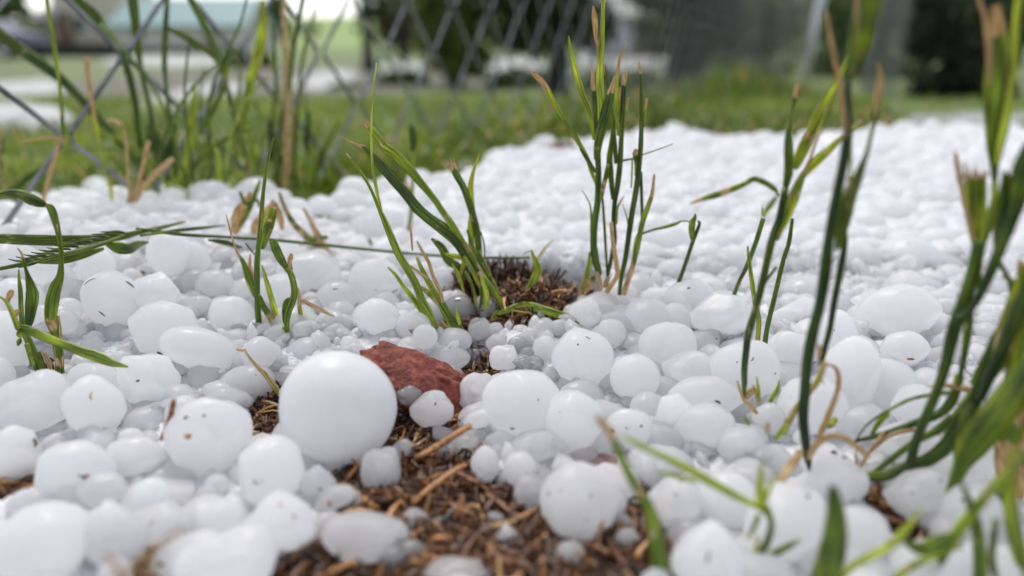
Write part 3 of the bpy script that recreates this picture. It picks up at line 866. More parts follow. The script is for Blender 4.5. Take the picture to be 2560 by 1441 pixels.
# ------------------------------------------------------------------ mulch: wood fibres and bark bits
def chips(name, places, mat, lmin, lmax, wmin, wmax, palette, tilt=0.5, zfun=None):
    V, F, C = [], [], []
    for (x, y, z) in places:
        Ln = random.uniform(lmin, lmax); W = random.uniform(wmin, wmax); T = W * random.uniform(0.35, 0.7)
        az = random.uniform(0, math.pi * 2); tl = random.gauss(0, tilt)
        d = Vector((math.cos(az) * math.cos(tl), math.sin(az) * math.cos(tl), math.sin(tl)))
        s = d.cross(Vector((0, 0, 1))).normalized(); nrm = s.cross(d)
        c = random.choice(palette); k = random.uniform(0.7, 1.25)
        cc = (c[0] * k, c[1] * k, c[2] * k, 1)
        bend = random.uniform(-0.18, 0.18) * Ln; bend2 = random.uniform(-0.1, 0.1) * Ln
        b = len(V)
        seg = 4
        for i in range(seg + 1):
            t = i / seg
            wv = W * (0.45 + 0.55 * math.sin(math.pi * min(0.95, max(0.05, t)))) * random.uniform(0.75, 1.2)
            p = Vector((x, y, z)) + d * (Ln * (t - .5)) + nrm * (bend * 4 * t * (1 - t)) + s * (bend2 * 4 * t * (1 - t))
            for a, q in ((-1, 0), (-.5, 1), (.6, .9), (1, 0), (.3, -1), (-.6, -.8)):
                V.append(p + s * (a * wv / 2) + nrm * (q * T / 2)); C.append(cc)
        for i in range(seg):
            for k2 in range(6):
                F.append((b + i * 6 + k2, b + i * 6 + (k2 + 1) % 6, b + (i + 1) * 6 + (k2 + 1) % 6, b + (i + 1) * 6 + k2))
        F.append(tuple(b + k2 for k2 in range(6))); F.append(tuple(b + seg * 6 + k2 for k2 in reversed(range(6))))
    me = bpy.data.meshes.new(name)
    me.from_pydata([tuple(v) for v in V], [], F)
    me.shade_flat(); me.materials.append(mat); me.update()
    ca = me.color_attributes.new('gt', 'FLOAT_COLOR', 'POINT')
    ca.data.foreach_set('color', np.array(C, np.float32).ravel())
    return link(name, me)
BROWN = [(0.11, 0.048, 0.022), (0.17, 0.078, 0.030), (0.08, 0.038, 0.018), (0.035, 0.020, 0.012), (0.24, 0.12, 0.048), (0.07, 0.033, 0.018), (0.14, 0.058, 0.024)]
PALE = [(0.46, 0.27, 0.11), (0.38, 0.20, 0.08), (0.52, 0.36, 0.18)]
pl = []; pl2 = []
for cx, cy, ax, ay in BARE:
    n = int(ax * ay * 3.14 * 900000 * 1.0)
    n = max(120, min(1500, n))
    for i in range(n):
        a = random.random() * 6.283; r_ = math.sqrt(random.random()) * 1.2
        x, y = cx + ax * r_ * math.cos(a), cy + ay * r_ * math.sin(a)
        (pl2 if random.random() < 0.22 else pl).append((x, y, ground_z(x, y) + random.random() ** 1.5 * 0.0045))
o = chips('mulch_fibres', pl, M['mulch'], 0.003, 0.011, 0.0005, 0.0016, BROWN, 0.45)
tag(o, 'dark brown wet wood mulch fibres showing between the hailstones', 'mulch', kind='stuff')
o = chips('mulch_straw', pl2, M['mulch'], 0.005, 0.014, 0.0006, 0.0016, PALE + BROWN, 0.5)
tag(o, 'lighter straw coloured splinters on top of the dark mulch', 'mulch', kind='stuff')
# bristly ridge of mulch behind the middle tuft
pl = []
for i in range(900):
    u = random.uniform(1120, 1500)
    top = 650 + (abs(u - 1250) / 250) ** 1.4 * 95
    p = at_Y(u, top, 0.292 + random.uniform(-.012, .02))
    z = ground_z(p.x, p.y)
    pl.append((p.x, p.y, max(z, p.z - random.random() * 0.010) - 0.002))
DKB = [(c[0] * .6, c[1] * .55, c[2] * .55) for c in BROWN]
o = chips('mulch_ridge', pl, M['mulch'], 0.004, 0.013, 0.0006, 0.0017, DKB, 1.25)
tag(o, 'bristly brown ridge of mulch behind the middle grass tuft', 'mulch', kind='stuff')

def one_chip(u, v, u2, v2, wpx, z, c, label, tilt=0.0):
    a = at_z(u, v, z); b = at_z(u2, v2, z + tilt)
    V, F = [], []
    d = (b - a); Ln = d.length; d.normalize()
    s = d.cross(Vector((0, 0, 1))).normalized(); nn = s.cross(d)
    W = wpx / FPX * depth_of((a + b) / 2)
    C = []
    for i in range(10):
        t = i / 9
        wv = W * (0.35 + 0.65 * math.sin(math.pi * (0.08 + 0.84 * t)) ** 0.6) * (1 + 0.25 * noise.noise(Vector((t * 6, u, 0))))
        p = d * (Ln * (t - .5)) + nn * (Ln * .05 * math.sin(3 * t + u))
        for k in range(8):
            an = k / 8 * 2 * math.pi
            rr = 1 + 0.3 * noise.noise(Vector((k * 1.7, t * 5, v)))
            V.append(p + s * (math.cos(an) * wv / 2 * rr) + nn * (math.sin(an) * wv / 3.2 * rr))
            q = 0.8 + 0.5 * random.random(); C.append((c[0] * q, c[1] * q, c[2] * q, 1))
    for i in range(9):
        for k in range(8):
            F.append((i * 8 + k, i * 8 + (k + 1) % 8, (i + 1) * 8 + (k + 1) % 8, (i + 1) * 8 + k))
    F.append(tuple(reversed(range(8)))); F.append(tuple(72 + k for k in range(8)))
    me = bpy.data.meshes.new('wood_chip')
    me.from_pydata([tuple(x) for x in V], [], F); me.shade_smooth(); me.materials.append(M['mulch'])
    ca = me.color_attributes.new('gt', 'FLOAT_COLOR', 'POINT'); ca.data.foreach_set('color', np.array(C, np.float32).ravel())
    o = link('wood_chip', me); o.location = (a + b) / 2
    tag(o, label, 'wood chip')
CH = [(1035, 1140, 1180, 1070, 26, .008, (.30, .15, .055), 'longest tan splinter pointing up right just below the red rock', .004),
      (1030, 1255, 1165, 1165, 19, .006, (.36, .19, .07), 'straight orange brown splinter left of the small round hailstone', .003),
      (870, 1215, 945, 1270, 24, .006, (.32, .18, .07), 'pale curved splinter below right of the largest hailstone', .0),
      (1140, 1285, 1155, 1240, 16, .006, (.34, .18, .07), 'short upright splinter in the middle of the mulch', .004),
      (1215, 1235, 1320, 1300, 18, .005, (.16, .075, .03), 'dark splinter running toward the large egg hailstone', .0),
      (1290, 1300, 1340, 1270, 14, .006, (.35, .18, .07), 'short orange splinter touching the left of the large egg hailstone', .002),
      (1230, 1385, 1330, 1420, 20, .005, (.14, .065, .03), 'dark brown splinter near the bottom edge', .0),
      (790, 1441, 890, 1405, 20, .006, (.33, .18, .07), 'tan splinter at the bottom edge under the flat white hailstone', .002),
      (1060, 1385, 1180, 1420, 26, .005, (.28, .14, .055), 'broad orange chip near the bottom edge', .0),
      (1080, 1345, 1130, 1350, 20, .006, (.30, .15, .05), 'small orange chip under a glassy hail bead', .0),
      (960, 1140, 990, 1180, 14, .006, (.20, .11, .045), 'small dull chip right under the largest hailstone', .0),
      (1140, 1180, 1200, 1205, 14, .007, (.22, .09, .04), 'reddish chip beside the pile of small white hail', .0),
      (1225, 1222, 1262, 1215, 16, .006, (.09, .035, .018), 'dark red chip below the small round hailstone', .0),
      (405, 1100, 432, 1000, 22, .012, (.26, .11, .04), 'upright brown splinter wedged between hailstones at left', .012),
      (655, 1005, 700, 1012, 14, .006, (.12, .08, .04), 'dull chip left of the largest hailstone', .0),
      (1335, 1000, 1360, 990, 8, .02, (.2, .1, .04), 'brown fleck on the hail', .0)]
for c in CH[:-1]: one_chip(*c)

# ------------------------------------------------------------------ stones
M['dull_rock'] = rock_material('dull_brown_stone', (0.05, 0.018, 0.012), (0.12, 0.045, 0.03), (0.18, 0.08, 0.06))
def rock(name, label, u, v, Y, ru, rv, rd, roll, mat, seed, amp=0.28, flat=0):
    c = at_Y(u, v, Y)
    k = depth_of(c) / FPX
    import bmesh
    bm = bmesh.new(); bmesh.ops.create_icosphere(bm, subdivisions=6, radius=1)
    rot = Matrix.Rotation(roll, 3, 'Y')
    for vt in bm.verts:
        p = vt.co.copy()
        q = Vector((seed * 3.1, seed, seed * 7.7))
        d = 1 + amp * noise.noise(p * 1.1 + q) + amp * 0.55 * abs(noise.noise(p * 2.6 + q)) + amp * 0.30 * noise.noise(p * 6 + q) - amp * 0.16 * abs(noise.noise(p * 13 + q)) - amp * 0.08 * abs(noise.noise(p * 27 + q))
        # a few cleaved faces
        for fn, fd in ((Vector((.3, -.8, .5)).normalized(), .84), (Vector((-.6, -.5, .62)).normalized(), .86), (Vector((.7, -.2, .68)).normalized(), .85)):
            pass
        p = p * d
        for fn, fd in ((Vector((.25, -.85, .46)).normalized(), .80), (Vector((-.65, -.55, .52)).normalized(), .86), (Vector((.75, -.3, .6)).normalized(), .88)):
            e = p.dot(fn) - fd
            if e > 0: p -= fn * e * 0.75
        p = Vector((p.x * ru * k, p.y * rd, p.z * rv * k))
        vt.co = rot @ p
    me = bpy.data.meshes.new(name); bm.to_mesh(me); bm.free()
    me.shade_smooth(); me.materials.append(mat)
    o = link(name, me); o.location = c
    tag(o, label, 'rock')
rock('red_rock', 'rough red rock sloping down right behind the largest hailstone', 1086, 986, 0.203, 178, 74, 0.012, R(31), M['red_rock'], 2.3, 0.30)
rock('pink_rock', 'dull pink rock frosted with ice behind the large egg hailstone', 1520, 1190, 0.168, 88, 40, 0.010, R(24), M['pink_rock'], 5.1)
rock('pink_rock', 'pale pink pebble cut by the bottom edge under the mulch', 1470, 1440, 0.130, 62, 36, 0.006, R(10), M['pink_rock'], 8.4)
rock('pebble', 'small tan pebble on the mulch near the bottom edge', 1565, 1413, 0.135, 28, 22, 0.0022, R(-15), M['tan_rock'], 3.3)
rock('pebble', 'tiny tan pebble in the middle of the mulch', 1178, 1350, 0.142, 17, 12, 0.0014, 0, M['tan_rock'], 6.3)
rock('red_rock', 'blurred red brown rock at the far edge of the hail', 1405, 380, 0.60, 44, 22, 0.012, 0, M['dull_rock'], 9.3)

# ------------------------------------------------------------------ hailstones
import bmesh
def stone_mesh(kind, seed, sub):
    bm = bmesh.new(); bmesh.ops.create_icosphere(bm, subdivisions=sub, radius=1)
    q = Vector((seed * 1.7, seed * 5.3, -seed))
    rs = random.Random(int(seed * 1000))
    flats = []
    for _k in range(5 if kind != 'egg' else 3):
        fn = Vector((rs.gauss(0, 1), rs.gauss(0, 1), rs.gauss(0, 1))).normalized()
        flats.append((fn, rs.uniform(.72, .90), rs.uniform(.5, .95)))
    for vt in bm.verts:
        p = vt.co.copy()
        if kind == 'smooth':
            d = 1 + 0.025 * noise.noise(p * 1.2 + q)
        elif kind == 'egg':
            d = 1 + 0.13 * noise.noise(p * 1.1 + q) + 0.022 * noise.noise(p * 3.2 + q)
            d *= 1 - 0.10 * p.z
        elif kind == 'lump':
            d = 1 + 0.22 * noise.noise(p * 1.3 + q) + 0.05 * noise.noise(p * 3.2 + q)
        elif kind == 'knob':       # several beads frozen together
            d = 0.72
            for j in range(5):
                c = Vector((math.sin(seed * 9 + j * 2.1), math.cos(seed * 5 + j * 3.7), math.sin(seed + j * 1.3)))
                c.normalize()
                a = max(0, p.dot(c))
                d = max(d, 0.62 * a + math.sqrt(max(0, 0.34 - 0.62 ** 2 * (1 - a * a) * 0.9)))
            d = min(d, 1.15) * (1 + 0.03 * noise.noise(p * 4 + q))
        elif kind == 'peanut':
            d = 0.82 + 0.26 * p.x ** 2 + 0.06 * noise.noise(p * 1.5 + q) + 0.05 * p.x
        elif kind == 'disc':
            d = 1 + 0.10 * noise.noise(p * 1.4 + q)
        elif kind == 'shard':
            d = 1 + 0.38 * noise.noise(p * 1.5 + q) + 0.10 * noise.noise(p * 4 + q)
        p = p * d
        if kind in ('egg', 'lump', 'shard', 'disc'):
            for fn, fd, fs in flats:      # melted contact faces
                e = p.dot(fn) - fd
                if e > 0: p = p - fn * (e * fs)
        vt.co = p
    me = bpy.data.meshes.new('hailstone'); bm.to_mesh(me); bm.free(); me.shade_smooth()
    return me
GRP = 'hailstones covering the ground'
LIB = {}
def lib(kind, i, sub=5):
    key = (kind, i, sub)
    if key not in LIB: LIB[key] = stone_mesh(kind, i * 3.77 + sum(map(ord, kind)) * 0.013, sub)
    return LIB[key]
placed = []      # (x, y, z, r)
def set_stone(center, rx, ry, rz, roll, kind, mat, label, group=None, i=None, name='hailstone', cat='hailstone'):
    me = lib(kind, random.randrange(6) if i is None else i)
    o = bpy.data.objects.new(name, me); col.objects.link(o)
    if not me.materials: me.materials.append(M['ice_white'])
    o.location = center
    o.scale = (rx, ry, rz)
    o.rotation_euler = (random.uniform(-.3, .3) if kind not in ('smooth',) else 0, roll, random.uniform(0, 6.28) if abs(rx - ry) < 1e-9 else 0)
    o.material_slots[0].link = 'OBJECT'
    o.material_slots[0].material = M[mat]
    tag(o, label, cat, group or GRP)
    return o
def hail(u, v, ru, rv, label, kind='egg', mat='ice_white', roll=0.0, dz=0.0, group=None, i=None):
    """stone seen at (u,v) with half sizes in px; it rests on the bed or the ground below it"""
    z = 0.012
    for _ in range(12):
        p = at_z(u, v, z); k = depth_of(p) / FPX
        sup = max(bed(p.x, p.y) + 0.001, ground_z(p.x, p.y) + 0.0015)
        z2 = sup + rv * k * ((0.60 if v > 620 else 0.85) + 0.32 * bare(p.x, p.y) * (1 if v > 620 else 0.2)) + dz
        z = 0.5 * z + 0.5 * z2
        z = min(z, 0.085)
    p = at_z(u, v, z); k = depth_of(p) / FPX
    rx, rz = ru * k, rv * k
    ry = math.sqrt(rx * rz) * random.uniform(0.9, 1.05)
    set_stone(p, rx, ry, rz, -roll, kind, mat, label, group, i)
    placed.append((p.x, p.y, p.z, (rx + ry + rz) / 3))
W_, C_, G_ = 'ice_white', 'ice_cloudy', 'ice_clear'
HS = [
 (845, 1022, 145, 147, 'largest hailstone, smooth round white ball in front of the red rock', 'smooth', 'ice_smooth', 0, 0),
 (675, 1172, 84, 92, 'egg shaped white hailstone touching the lower left of the largest one', 'egg', W_, 0, 0),
 (515, 1085, 104, 104, 'big speckled hailstone left of the egg shaped one', 'egg', W_, .5, 0),
 (185, 1168, 90, 76, 'blurred round hailstone near the left edge with one red fleck', 'egg', W_, 0, 0),
 (234, 1012, 67, 84, 'upright oval hailstone with pale yellow scratch at left', 'egg', W_, 0, .002),
 (228, 955, 66, 50, 'hailstone tucked behind the upright oval one', 'egg', W_, 0, 0),
 (370, 950, 76, 68, 'angular white hailstone with one dark dot left of the big speckled one', 'lump', W_, -.5, 0),
 (85, 1012, 84, 78, 'shaded greyish hailstone near the left edge beside the upright oval one', 'lump', W_, .3, 0),
 (335, 1135, 72, 50, 'low white hailstone behind the blurred front row at left', 'egg', W_, 0, 0),
 (30, 1135, 66, 76, 'white hailstone cut by the left edge with one dark mark', 'lump', W_, 0, 0),
 (100, 1350, 124, 98, 'large blurred grey white hailstone in the lower left corner', 'egg', W_, .3, 0),
 (292, 1340, 72, 84, 'blurred grey hailstone right of the lower left corner stone', 'lump', C_, .4, 0),
 (378, 1245, 48, 58, 'blurred oval hailstone above a white wedge shaped one', 'egg', W_, 0, .001),
 (405, 1312, 76, 54, 'blurred wedge shaped bright hailstone in the lower left', 'lump', W_, -.3, 0),
 (552, 1298, 62, 52, 'blurred white hailstone between the wedge and the red flecked one', 'egg', W_, 0, 0),
 (700, 1308, 84, 76, 'rounded hailstone with small red flecks below the egg shaped one', 'lump', W_, .2, 0),
 (915, 1345, 113, 58, 'flat oval white hailstone resting on mulch at lower centre', 'disc', W_, -.08, 0),
 (570, 1410, 125, 72, 'wide blurred shaded hailstone at the bottom edge left of centre', 'lump', W_, .15, 0),
 (255, 1225, 58, 42, 'small shaded hailstone under the blurred round one at left', 'disc', C_, 0, 0),
 (955, 1175, 50, 56, 'dim translucent hailstone at the lower right of the largest one', 'lump', C_, 0, 0),
 (1008, 1124, 28, 29, 'tiny dim bead of hail on mulch under the red rock', 'egg', C_, 0, 0),
 (790, 1205, 46, 38, 'grey icy pebble below the largest hailstone', 'lump', C_, 0, 0),
 (835, 1245, 52, 28, 'flat grey ice bit below the largest hailstone beside a pale splinter', 'disc', C_, .3, 0),
 (1298, 1012, 103, 92, 'second largest hailstone, white ball right of the red rock with one brown speck', 'egg', W_, .4, 0),
 (1432, 1052, 72, 90, 'tall white hailstone leaning on the right side of the brown speck one', 'egg', W_, .25, 0),
 (1300, 1174, 42, 46, 'small round white hailstone alone above the mulch', 'smooth', W_, 0, 0),
 (1442, 1248, 98, 104, 'large egg hailstone with an orange spot at lower centre right', 'egg', W_, .42, 0),
 (1080, 1022, 52, 46, 'translucent rounded hailstone lying against the red rock', 'lump', C_, .2, .004),
 (1022, 988, 32, 26, 'small clear ice bit on the left side of the red rock', 'lump', G_, 0, .009),
 (1196, 1048, 38, 27, 'small bright bead at the lower right tip of the red rock', 'peanut', W_, .3, .002),
 (1112, 1092, 42, 24, 'thin white sliver of hail behind the longest splinter', 'disc', C_, -.5, 0),
 (1162, 1108, 44, 36, 'glassy white hail lump right behind the longest splinter', 'shard', C_, 0, 0),
 (1213, 1158, 35, 50, 'upright oval translucent hailstone left of the small round one', 'egg', C_, 0, 0),
 (1110, 1135, 30, 26, 'small wet hail bit at the top of the mulch patch', 'knob', G_, 0, 0),
 (1345, 1110, 60, 40, 'broken cloudy ice plate between the brown speck hailstone and the mulch', 'shard', C_, .2, 0),
 (1330, 1225, 50, 48, 'dull translucent hailstone under the small round one', 'lump', C_, 0, 0),
 (1272, 1342, 26, 30, 'small pointed hail bead on the mulch left of the large egg hailstone', 'shard', W_, 0, 0),
 (1236, 1300, 28, 22, 'small dull hail bead above the pointed one', 'egg', C_, 0, 0),
 (1098, 1312, 32, 20, 'glassy hail bead in the middle of the mulch', 'lump', G_, 0, 0),
 (1136, 1375, 18, 20, 'tiny grey hail bead low on the mulch', 'egg', C_, 0, 0),
 (1085, 1367, 12, 10, 'tiniest clear drop of ice on an orange chip', 'egg', G_, 0, 0),
 (1418, 1386, 42, 33, 'grey pink hail bead below the large egg hailstone', 'egg', C_, .4, 0),
 (1567, 1345, 32, 28, 'dim round hail bead right of the large egg hailstone', 'egg', C_, 0, 0),
 (1140, 1438, 86, 44, 'shaded hailstone cut by the bottom edge under the mulch', 'egg', C_, 0, 0),
 (1000, 1392, 62, 38, 'wet clear ice lump right of the flat oval hailstone', 'knob', G_, 0, 0),
 (1035, 1300, 36, 30, 'pinkish dull hail bead right of the flat oval hailstone', 'egg', C_, 0, 0),
 (1455, 892, 77, 78, 'round white hailstone with tiny dark specks right of the centre tuft', 'egg', W_, .2, 0),
 (1587, 945, 63, 60, 'neat round hailstone right below the tiny speck one', 'smooth', W_, 0, 0),
 (1672, 868, 72, 68, 'white hailstone upper right of the neat round one', 'egg', W_, 0, 0),
 (1858, 930, 94, 84, 'big pale hailstone behind the foot of a dark grass stem', 'egg', W_, .3, 0),
 (1762, 1000, 90, 52, 'wide hailstone below left of the big pale one', 'disc', W_, .1, 0),
 (1765, 1062, 78, 58, 'smooth hailstone under the wide one with one speck', 'egg', W_, 0, 0),
 (1687, 1036, 48, 58, 'tilted oval hailstone left of the wide one', 'lump', W_, .5, 0),
 (1575, 1070, 62, 50, 'hailstone with black dots behind the blurred leaning blade', 'egg', W_, 0, 0),
 (1728, 925, 70, 52, 'low white hailstone left of the big pale one', 'lump', W_, 0, 0),
 (1620, 1012, 46, 34, 'low hailstone hidden under the neat round one', 'egg', C_, 0, 0),
 (1525, 832, 38, 42, 'glossy oval hailstone behind the tiny speck one', 'egg', C_, .3, 0),
 (1463, 782, 40, 34, 'pointed small hailstone at the right end of the mulch ridge', 'lump', W_, -.3, 0),
 (1620, 790, 62, 46, 'soft low hailstone right of the glossy oval one', 'egg', W_, 0, 0),
 (1725, 745, 66, 50, 'round topped hailstone with a yellow speck behind the right tufts', 'egg', W_, 0, 0),
 (1690, 795, 45, 42, 'small hailstone in front of the yellow speck one', 'egg', W_, 0, 0),
 (1805, 790, 78, 60, 'white hailstone left of the thin green stem pair', 'lump', W_, 0, 0),
 (1925, 1045, 42, 42, 'small hailstone at the foot of the curled dry leaves', 'egg', C_, 0, 0),
 (1850, 1110, 56, 46, 'pale low hailstone with a dark fleck below the curled dry leaves', 'egg', W_, 0, 0),
 (2030, 1010, 82, 74, 'white hailstone behind the thickest dark stem', 'egg', W_, 0, 0),
 (2088, 850, 64, 84, 'tall white hailstone right of the thickest dark stem', 'egg', W_, -.1, 0),
 (2130, 935, 68, 100, 'largest hailstone right of the dry looped leaf', 'egg', W_, -.2, 0),
 (1985, 870, 66, 48, 'shaded low hailstone between the two dark stems', 'lump', W_, 0, 0),
 (2242, 775, 98, 72, 'wide soft hailstone in the right part of the field', 'egg', W_, .1, 0),
 (2262, 868, 56, 46, 'small hailstone just below the wide soft one', 'egg', W_, 0, 0),
 (2215, 960, 78, 66, 'hailstone right behind the dry looped leaf', 'egg', W_, 0, 0),
 (2300, 1020, 76, 60, 'half hidden hailstone behind the crossing blades at right', 'egg', W_, 0, 0),
 (2140, 1062, 46, 46, 'clear bubbly hailstone at the tip of the looped leaf', 'egg', C_, 0, 0),
 (2260, 1110, 74, 60, 'hailstone under the crossing blades at right', 'egg', C_, .2, 0),
 (2425, 1285, 62, 88, 'bright white upright hailstone at the right with black dots', 'egg', W_, -.2, 0),
 (2310, 1235, 90, 66, 'greyish hailstone behind the bright upright one', 'lump', C_, .2, 0),
 (2480, 1120, 80, 76, 'hailstone behind the blurred wide leaf at the right edge', 'egg', W_, 0, 0),
 (1768, 1400, 86, 92, 'pointed white hailstone at the bottom edge right of the mulch', 'lump', W_, 0, 0),
 (1965, 1300, 108, 92, 'big blurred white hailstone right of the small forked stem', 'egg', W_, .2, 0),
 (1690, 1255, 66, 66, 'pinkish speckled hailstone right of the pink rock', 'lump', C_, 0, 0),
 (1815, 1245, 78, 72, 'white hailstone below the long green lying blade', 'egg', W_, 0, 0),
 (2085, 1205, 78, 62, 'wet clear hailstone under the thickest dark stem', 'lump', C_, .2, 0),
 (2140, 1335, 84, 72, 'blurred white hailstone behind the near blurred blade', 'egg', W_, 0, 0),
 (2330, 1410, 96, 62, 'blurred pale hailstone at the bottom right', 'egg', W_, 0, 0),
 (2480, 1410, 74, 56, 'blurred hailstone in the bottom right corner', 'egg', W_, 0, 0),
 (1905, 1425, 70, 44, 'blurred hailstone at the bottom behind the forked stem', 'egg', W_, 0, 0),
 (576, 782, 55, 48, 'domed white hailstone left of the second grass clump', 'egg', W_, 0, 0),
 (495, 872, 92, 62, 'horn shaped white hailstone pointing up right', 'peanut', W_, -.32, 0),
 (405, 818, 86, 72, 'broad white hailstone left of the horn shaped one', 'egg', W_, 0, 0),
 (388, 735, 58, 50, 'angular topped hailstone above the broad one', 'lump', W_, 0, .004),
 (280, 745, 70, 74, 'large smooth hailstone with two dark bits left of the angular topped one', 'egg', W_, 0, .003),
 (425, 634, 56, 57, 'round bright hailstone in front of the fallen stalks', 'smooth', W_, 0, .006),
 (482, 645, 40, 46, 'hailstone stuck to the right of the round bright one', 'egg', W_, 0, .003),
 (240, 660, 42, 54, 'knob shaped hailstone in front of the fallen seed head', 'egg', W_, -.3, .004),
 (80, 562, 100, 52, 'long pale hailstone behind the fallen stalks at left', 'egg', W_, 0, .002),
 (176, 515, 66, 52, 'big pale hailstone on the skyline at left', 'egg', W_, 0, .002),
 (244, 478, 36, 36, 'round hailstone on top of the left skyline', 'smooth', W_, 0, .003),
 (292, 540, 36, 44, 'upright pale hailstone below the left skyline', 'egg', W_, 0, 0),
 (530, 490, 66, 42, 'wide pale hailstone on the skyline right of the orange twigs', 'egg', W_, 0, .002),
 (415, 495, 56, 38, 'pale hailstone on the skyline under the orange twigs', 'egg', W_, 0, .002),
 (640, 472, 32, 32, 'small round hailstone on the skyline by the dry leaves', 'smooth', W_, 0, .002),
 (140, 700, 66, 56, 'icy hailstone with glints under the fallen stalks', 'knob', C_, 0, 0),
 (150, 800, 60, 52, 'wet clear hail lump behind the tall ribbon leaf', 'knob', C_, 0, 0),
 (942, 790, 56, 48, 'soft white hailstone left of the centre tuft', 'egg', W_, 0, 0),
 (935, 700, 66, 62, 'large translucent hailstone behind the left blades of the centre tuft', 'egg', C_, 0, .001),
 (1063, 842, 31, 32, 'clear round drop like hailstone with bright rim above the red rock', 'smooth', C_, 0, .003),
 (1032, 812, 42, 38, 'cloudy hailstone behind the bright rimmed drop', 'egg', C_, 0, 0),
 (1115, 706, 30, 36, 'clear oval hail bead caught behind the centre stems', 'egg', C_, .2, -0.001),
 (1164, 732, 34, 30, 'clear hail bead right of the caught oval one', 'smooth', G_, 0, -0.003),
 (1150, 780, 46, 42, 'round clear hailstone between the centre stems', 'smooth', G_, 0, -0.004),
 (1218, 775, 32, 36, 'clear hail bead at the foot of the right centre stem', 'knob', G_, 0, -0.003),
 (1196, 820, 27, 28, 'small cloudy bead in the middle of the centre tuft', 'egg', C_, 0, -0.002),
 (1112, 902, 62, 36, 'translucent flat hailstone behind the red rock', 'disc', C_, .2, -.006),
 (1262, 896, 38, 34, 'angular white bead in front of the centre tuft', 'lump', W_, 0, 0),
 (1243, 858, 28, 26, 'cloudy bead just behind the angular white one', 'egg', C_, 0, 0),
 (1302, 862, 34, 27, 'grainy clear bead full of bubbles in front of the centre tuft', 'lump', G_, 0, 0),
 (1362, 872, 32, 38, 'cloudy bead left of the tiny speck hailstone', 'egg', C_, .2, 0),
 (1208, 884, 24, 14, 'small flat bead beside the dirty clear one', 'disc', C_, 0, 0),
 (1176, 896, 27, 28, 'dirty clear bead with soil inside at the foot of the tuft', 'knob', G_, 0, 0),
 (1325, 912, 38, 26, 'clear chip of ice below the grainy bead', 'shard', G_, 0, 0),
 (1398, 818, 24, 22, 'small bead by the broad lying leaf', 'egg', C_, 0, 0),
 (1351, 791, 10, 15, 'tiny upright clear drop on the broad lying leaf', 'egg', G_, .2, .004),
 (1420, 812, 20, 16, 'small clear bead between leaf and tiny speck hailstone', 'egg', G_, 0, 0),
 (650, 885, 50, 46, 'cloudy hailstone at the foot of the second clump', 'egg', C_, 0, 0),
 (770, 675, 80, 52, 'wide translucent hailstone right of the second clump', 'egg', C_, 0, .002),
 (720, 630, 34, 38, 'small white hailstone behind the second clump', 'egg', W_, 0, .002),
 (700, 730, 60, 52, 'white hailstone hidden behind the second clump stems', 'egg', W_, 0, 0),
 (840, 740, 50, 40, 'soft cloudy hailstone left of the large translucent one', 'egg', C_, 0, 0),
 (486, 705, 42, 36, 'shaded hailstone below the pair of bright ones', 'egg', C_, 0, -.001),
 (540, 712, 46, 44, 'dull hailstone behind the domed white one', 'egg', C_, 0, 0),
 (495, 768, 42, 28, 'flat pinkish hailstone left of the domed one', 'disc', C_, 0, -.001),
 (12, 860, 50, 92, 'large white hailstone cut by the left edge', 'egg', W_, 0, .002),
 (-10, 945, 40, 60, 'bright hailstone at the left edge below the cut one', 'egg', W_, 0, 0),
 (40, 750, 60, 60, 'pale hailstone behind the narrow green leaves at left', 'egg', W_, 0, 0),
 (30, 650, 70, 50, 'low pale hailstone under the left end of the fallen stalks', 'egg', W_, 0, 0),
 (620, 730, 42, 40, 'hailstone left of the second clump stem', 'egg', C_, 0, 0),
 (350, 570, 60, 44, 'soft hailstone between skyline and fallen stalks', 'egg', W_, 0, 0),
 (470, 560, 70, 46, 'soft wide hailstone behind the pair of bright ones', 'egg', W_, 0, 0),
 (230, 590, 50, 34, 'low hailstone right behind the fallen seed head', 'egg', W_, 0, 0),
]
for h in HS: hail(*h[:5], kind=h[5], mat=h[6], roll=h[7], dz=h[8])

# --- the packed stones between them
cell = {}
CS_ = 0.02
def put(x, y, z, r):
    cell.setdefault((int(x // CS_), int(y // CS_)), []).append((x, y, z, r))
for p in placed: put(*p)
def clash(x, y, z, r, f):
    cx, cy = int(x // CS_), int(y // CS_)
    for i in (-2, -1, 0, 1, 2):
        for j in (-2, -1, 0, 1, 2):
            for (a, b, c, q) in cell.get((cx + i, cy + j), ()):
                if (a - x) ** 2 + (b - y) ** 2 + (c - z) ** 2 < ((q + r) * f) ** 2: return True
    return False
def proj(p):
    d = depth_of(p)
    vx = p[0] / d; vy = (p[1] * SN + (p[2] - CZ) * CS) / d
    return 1280 + FPX * vx, 720.5 - FPX * vy
def pick_r(y):
    a = random.random()
    if a < 0.45: r = random.uniform(0.0075, 0.0125)
    elif a < 0.85: r = random.uniform(0.0055, 0.0080)
    else: r = random.uniform(0.0035, 0.0055)
    return r * (1 + 0.35 * sm_np(0.3, 0.5, y))
fill = []
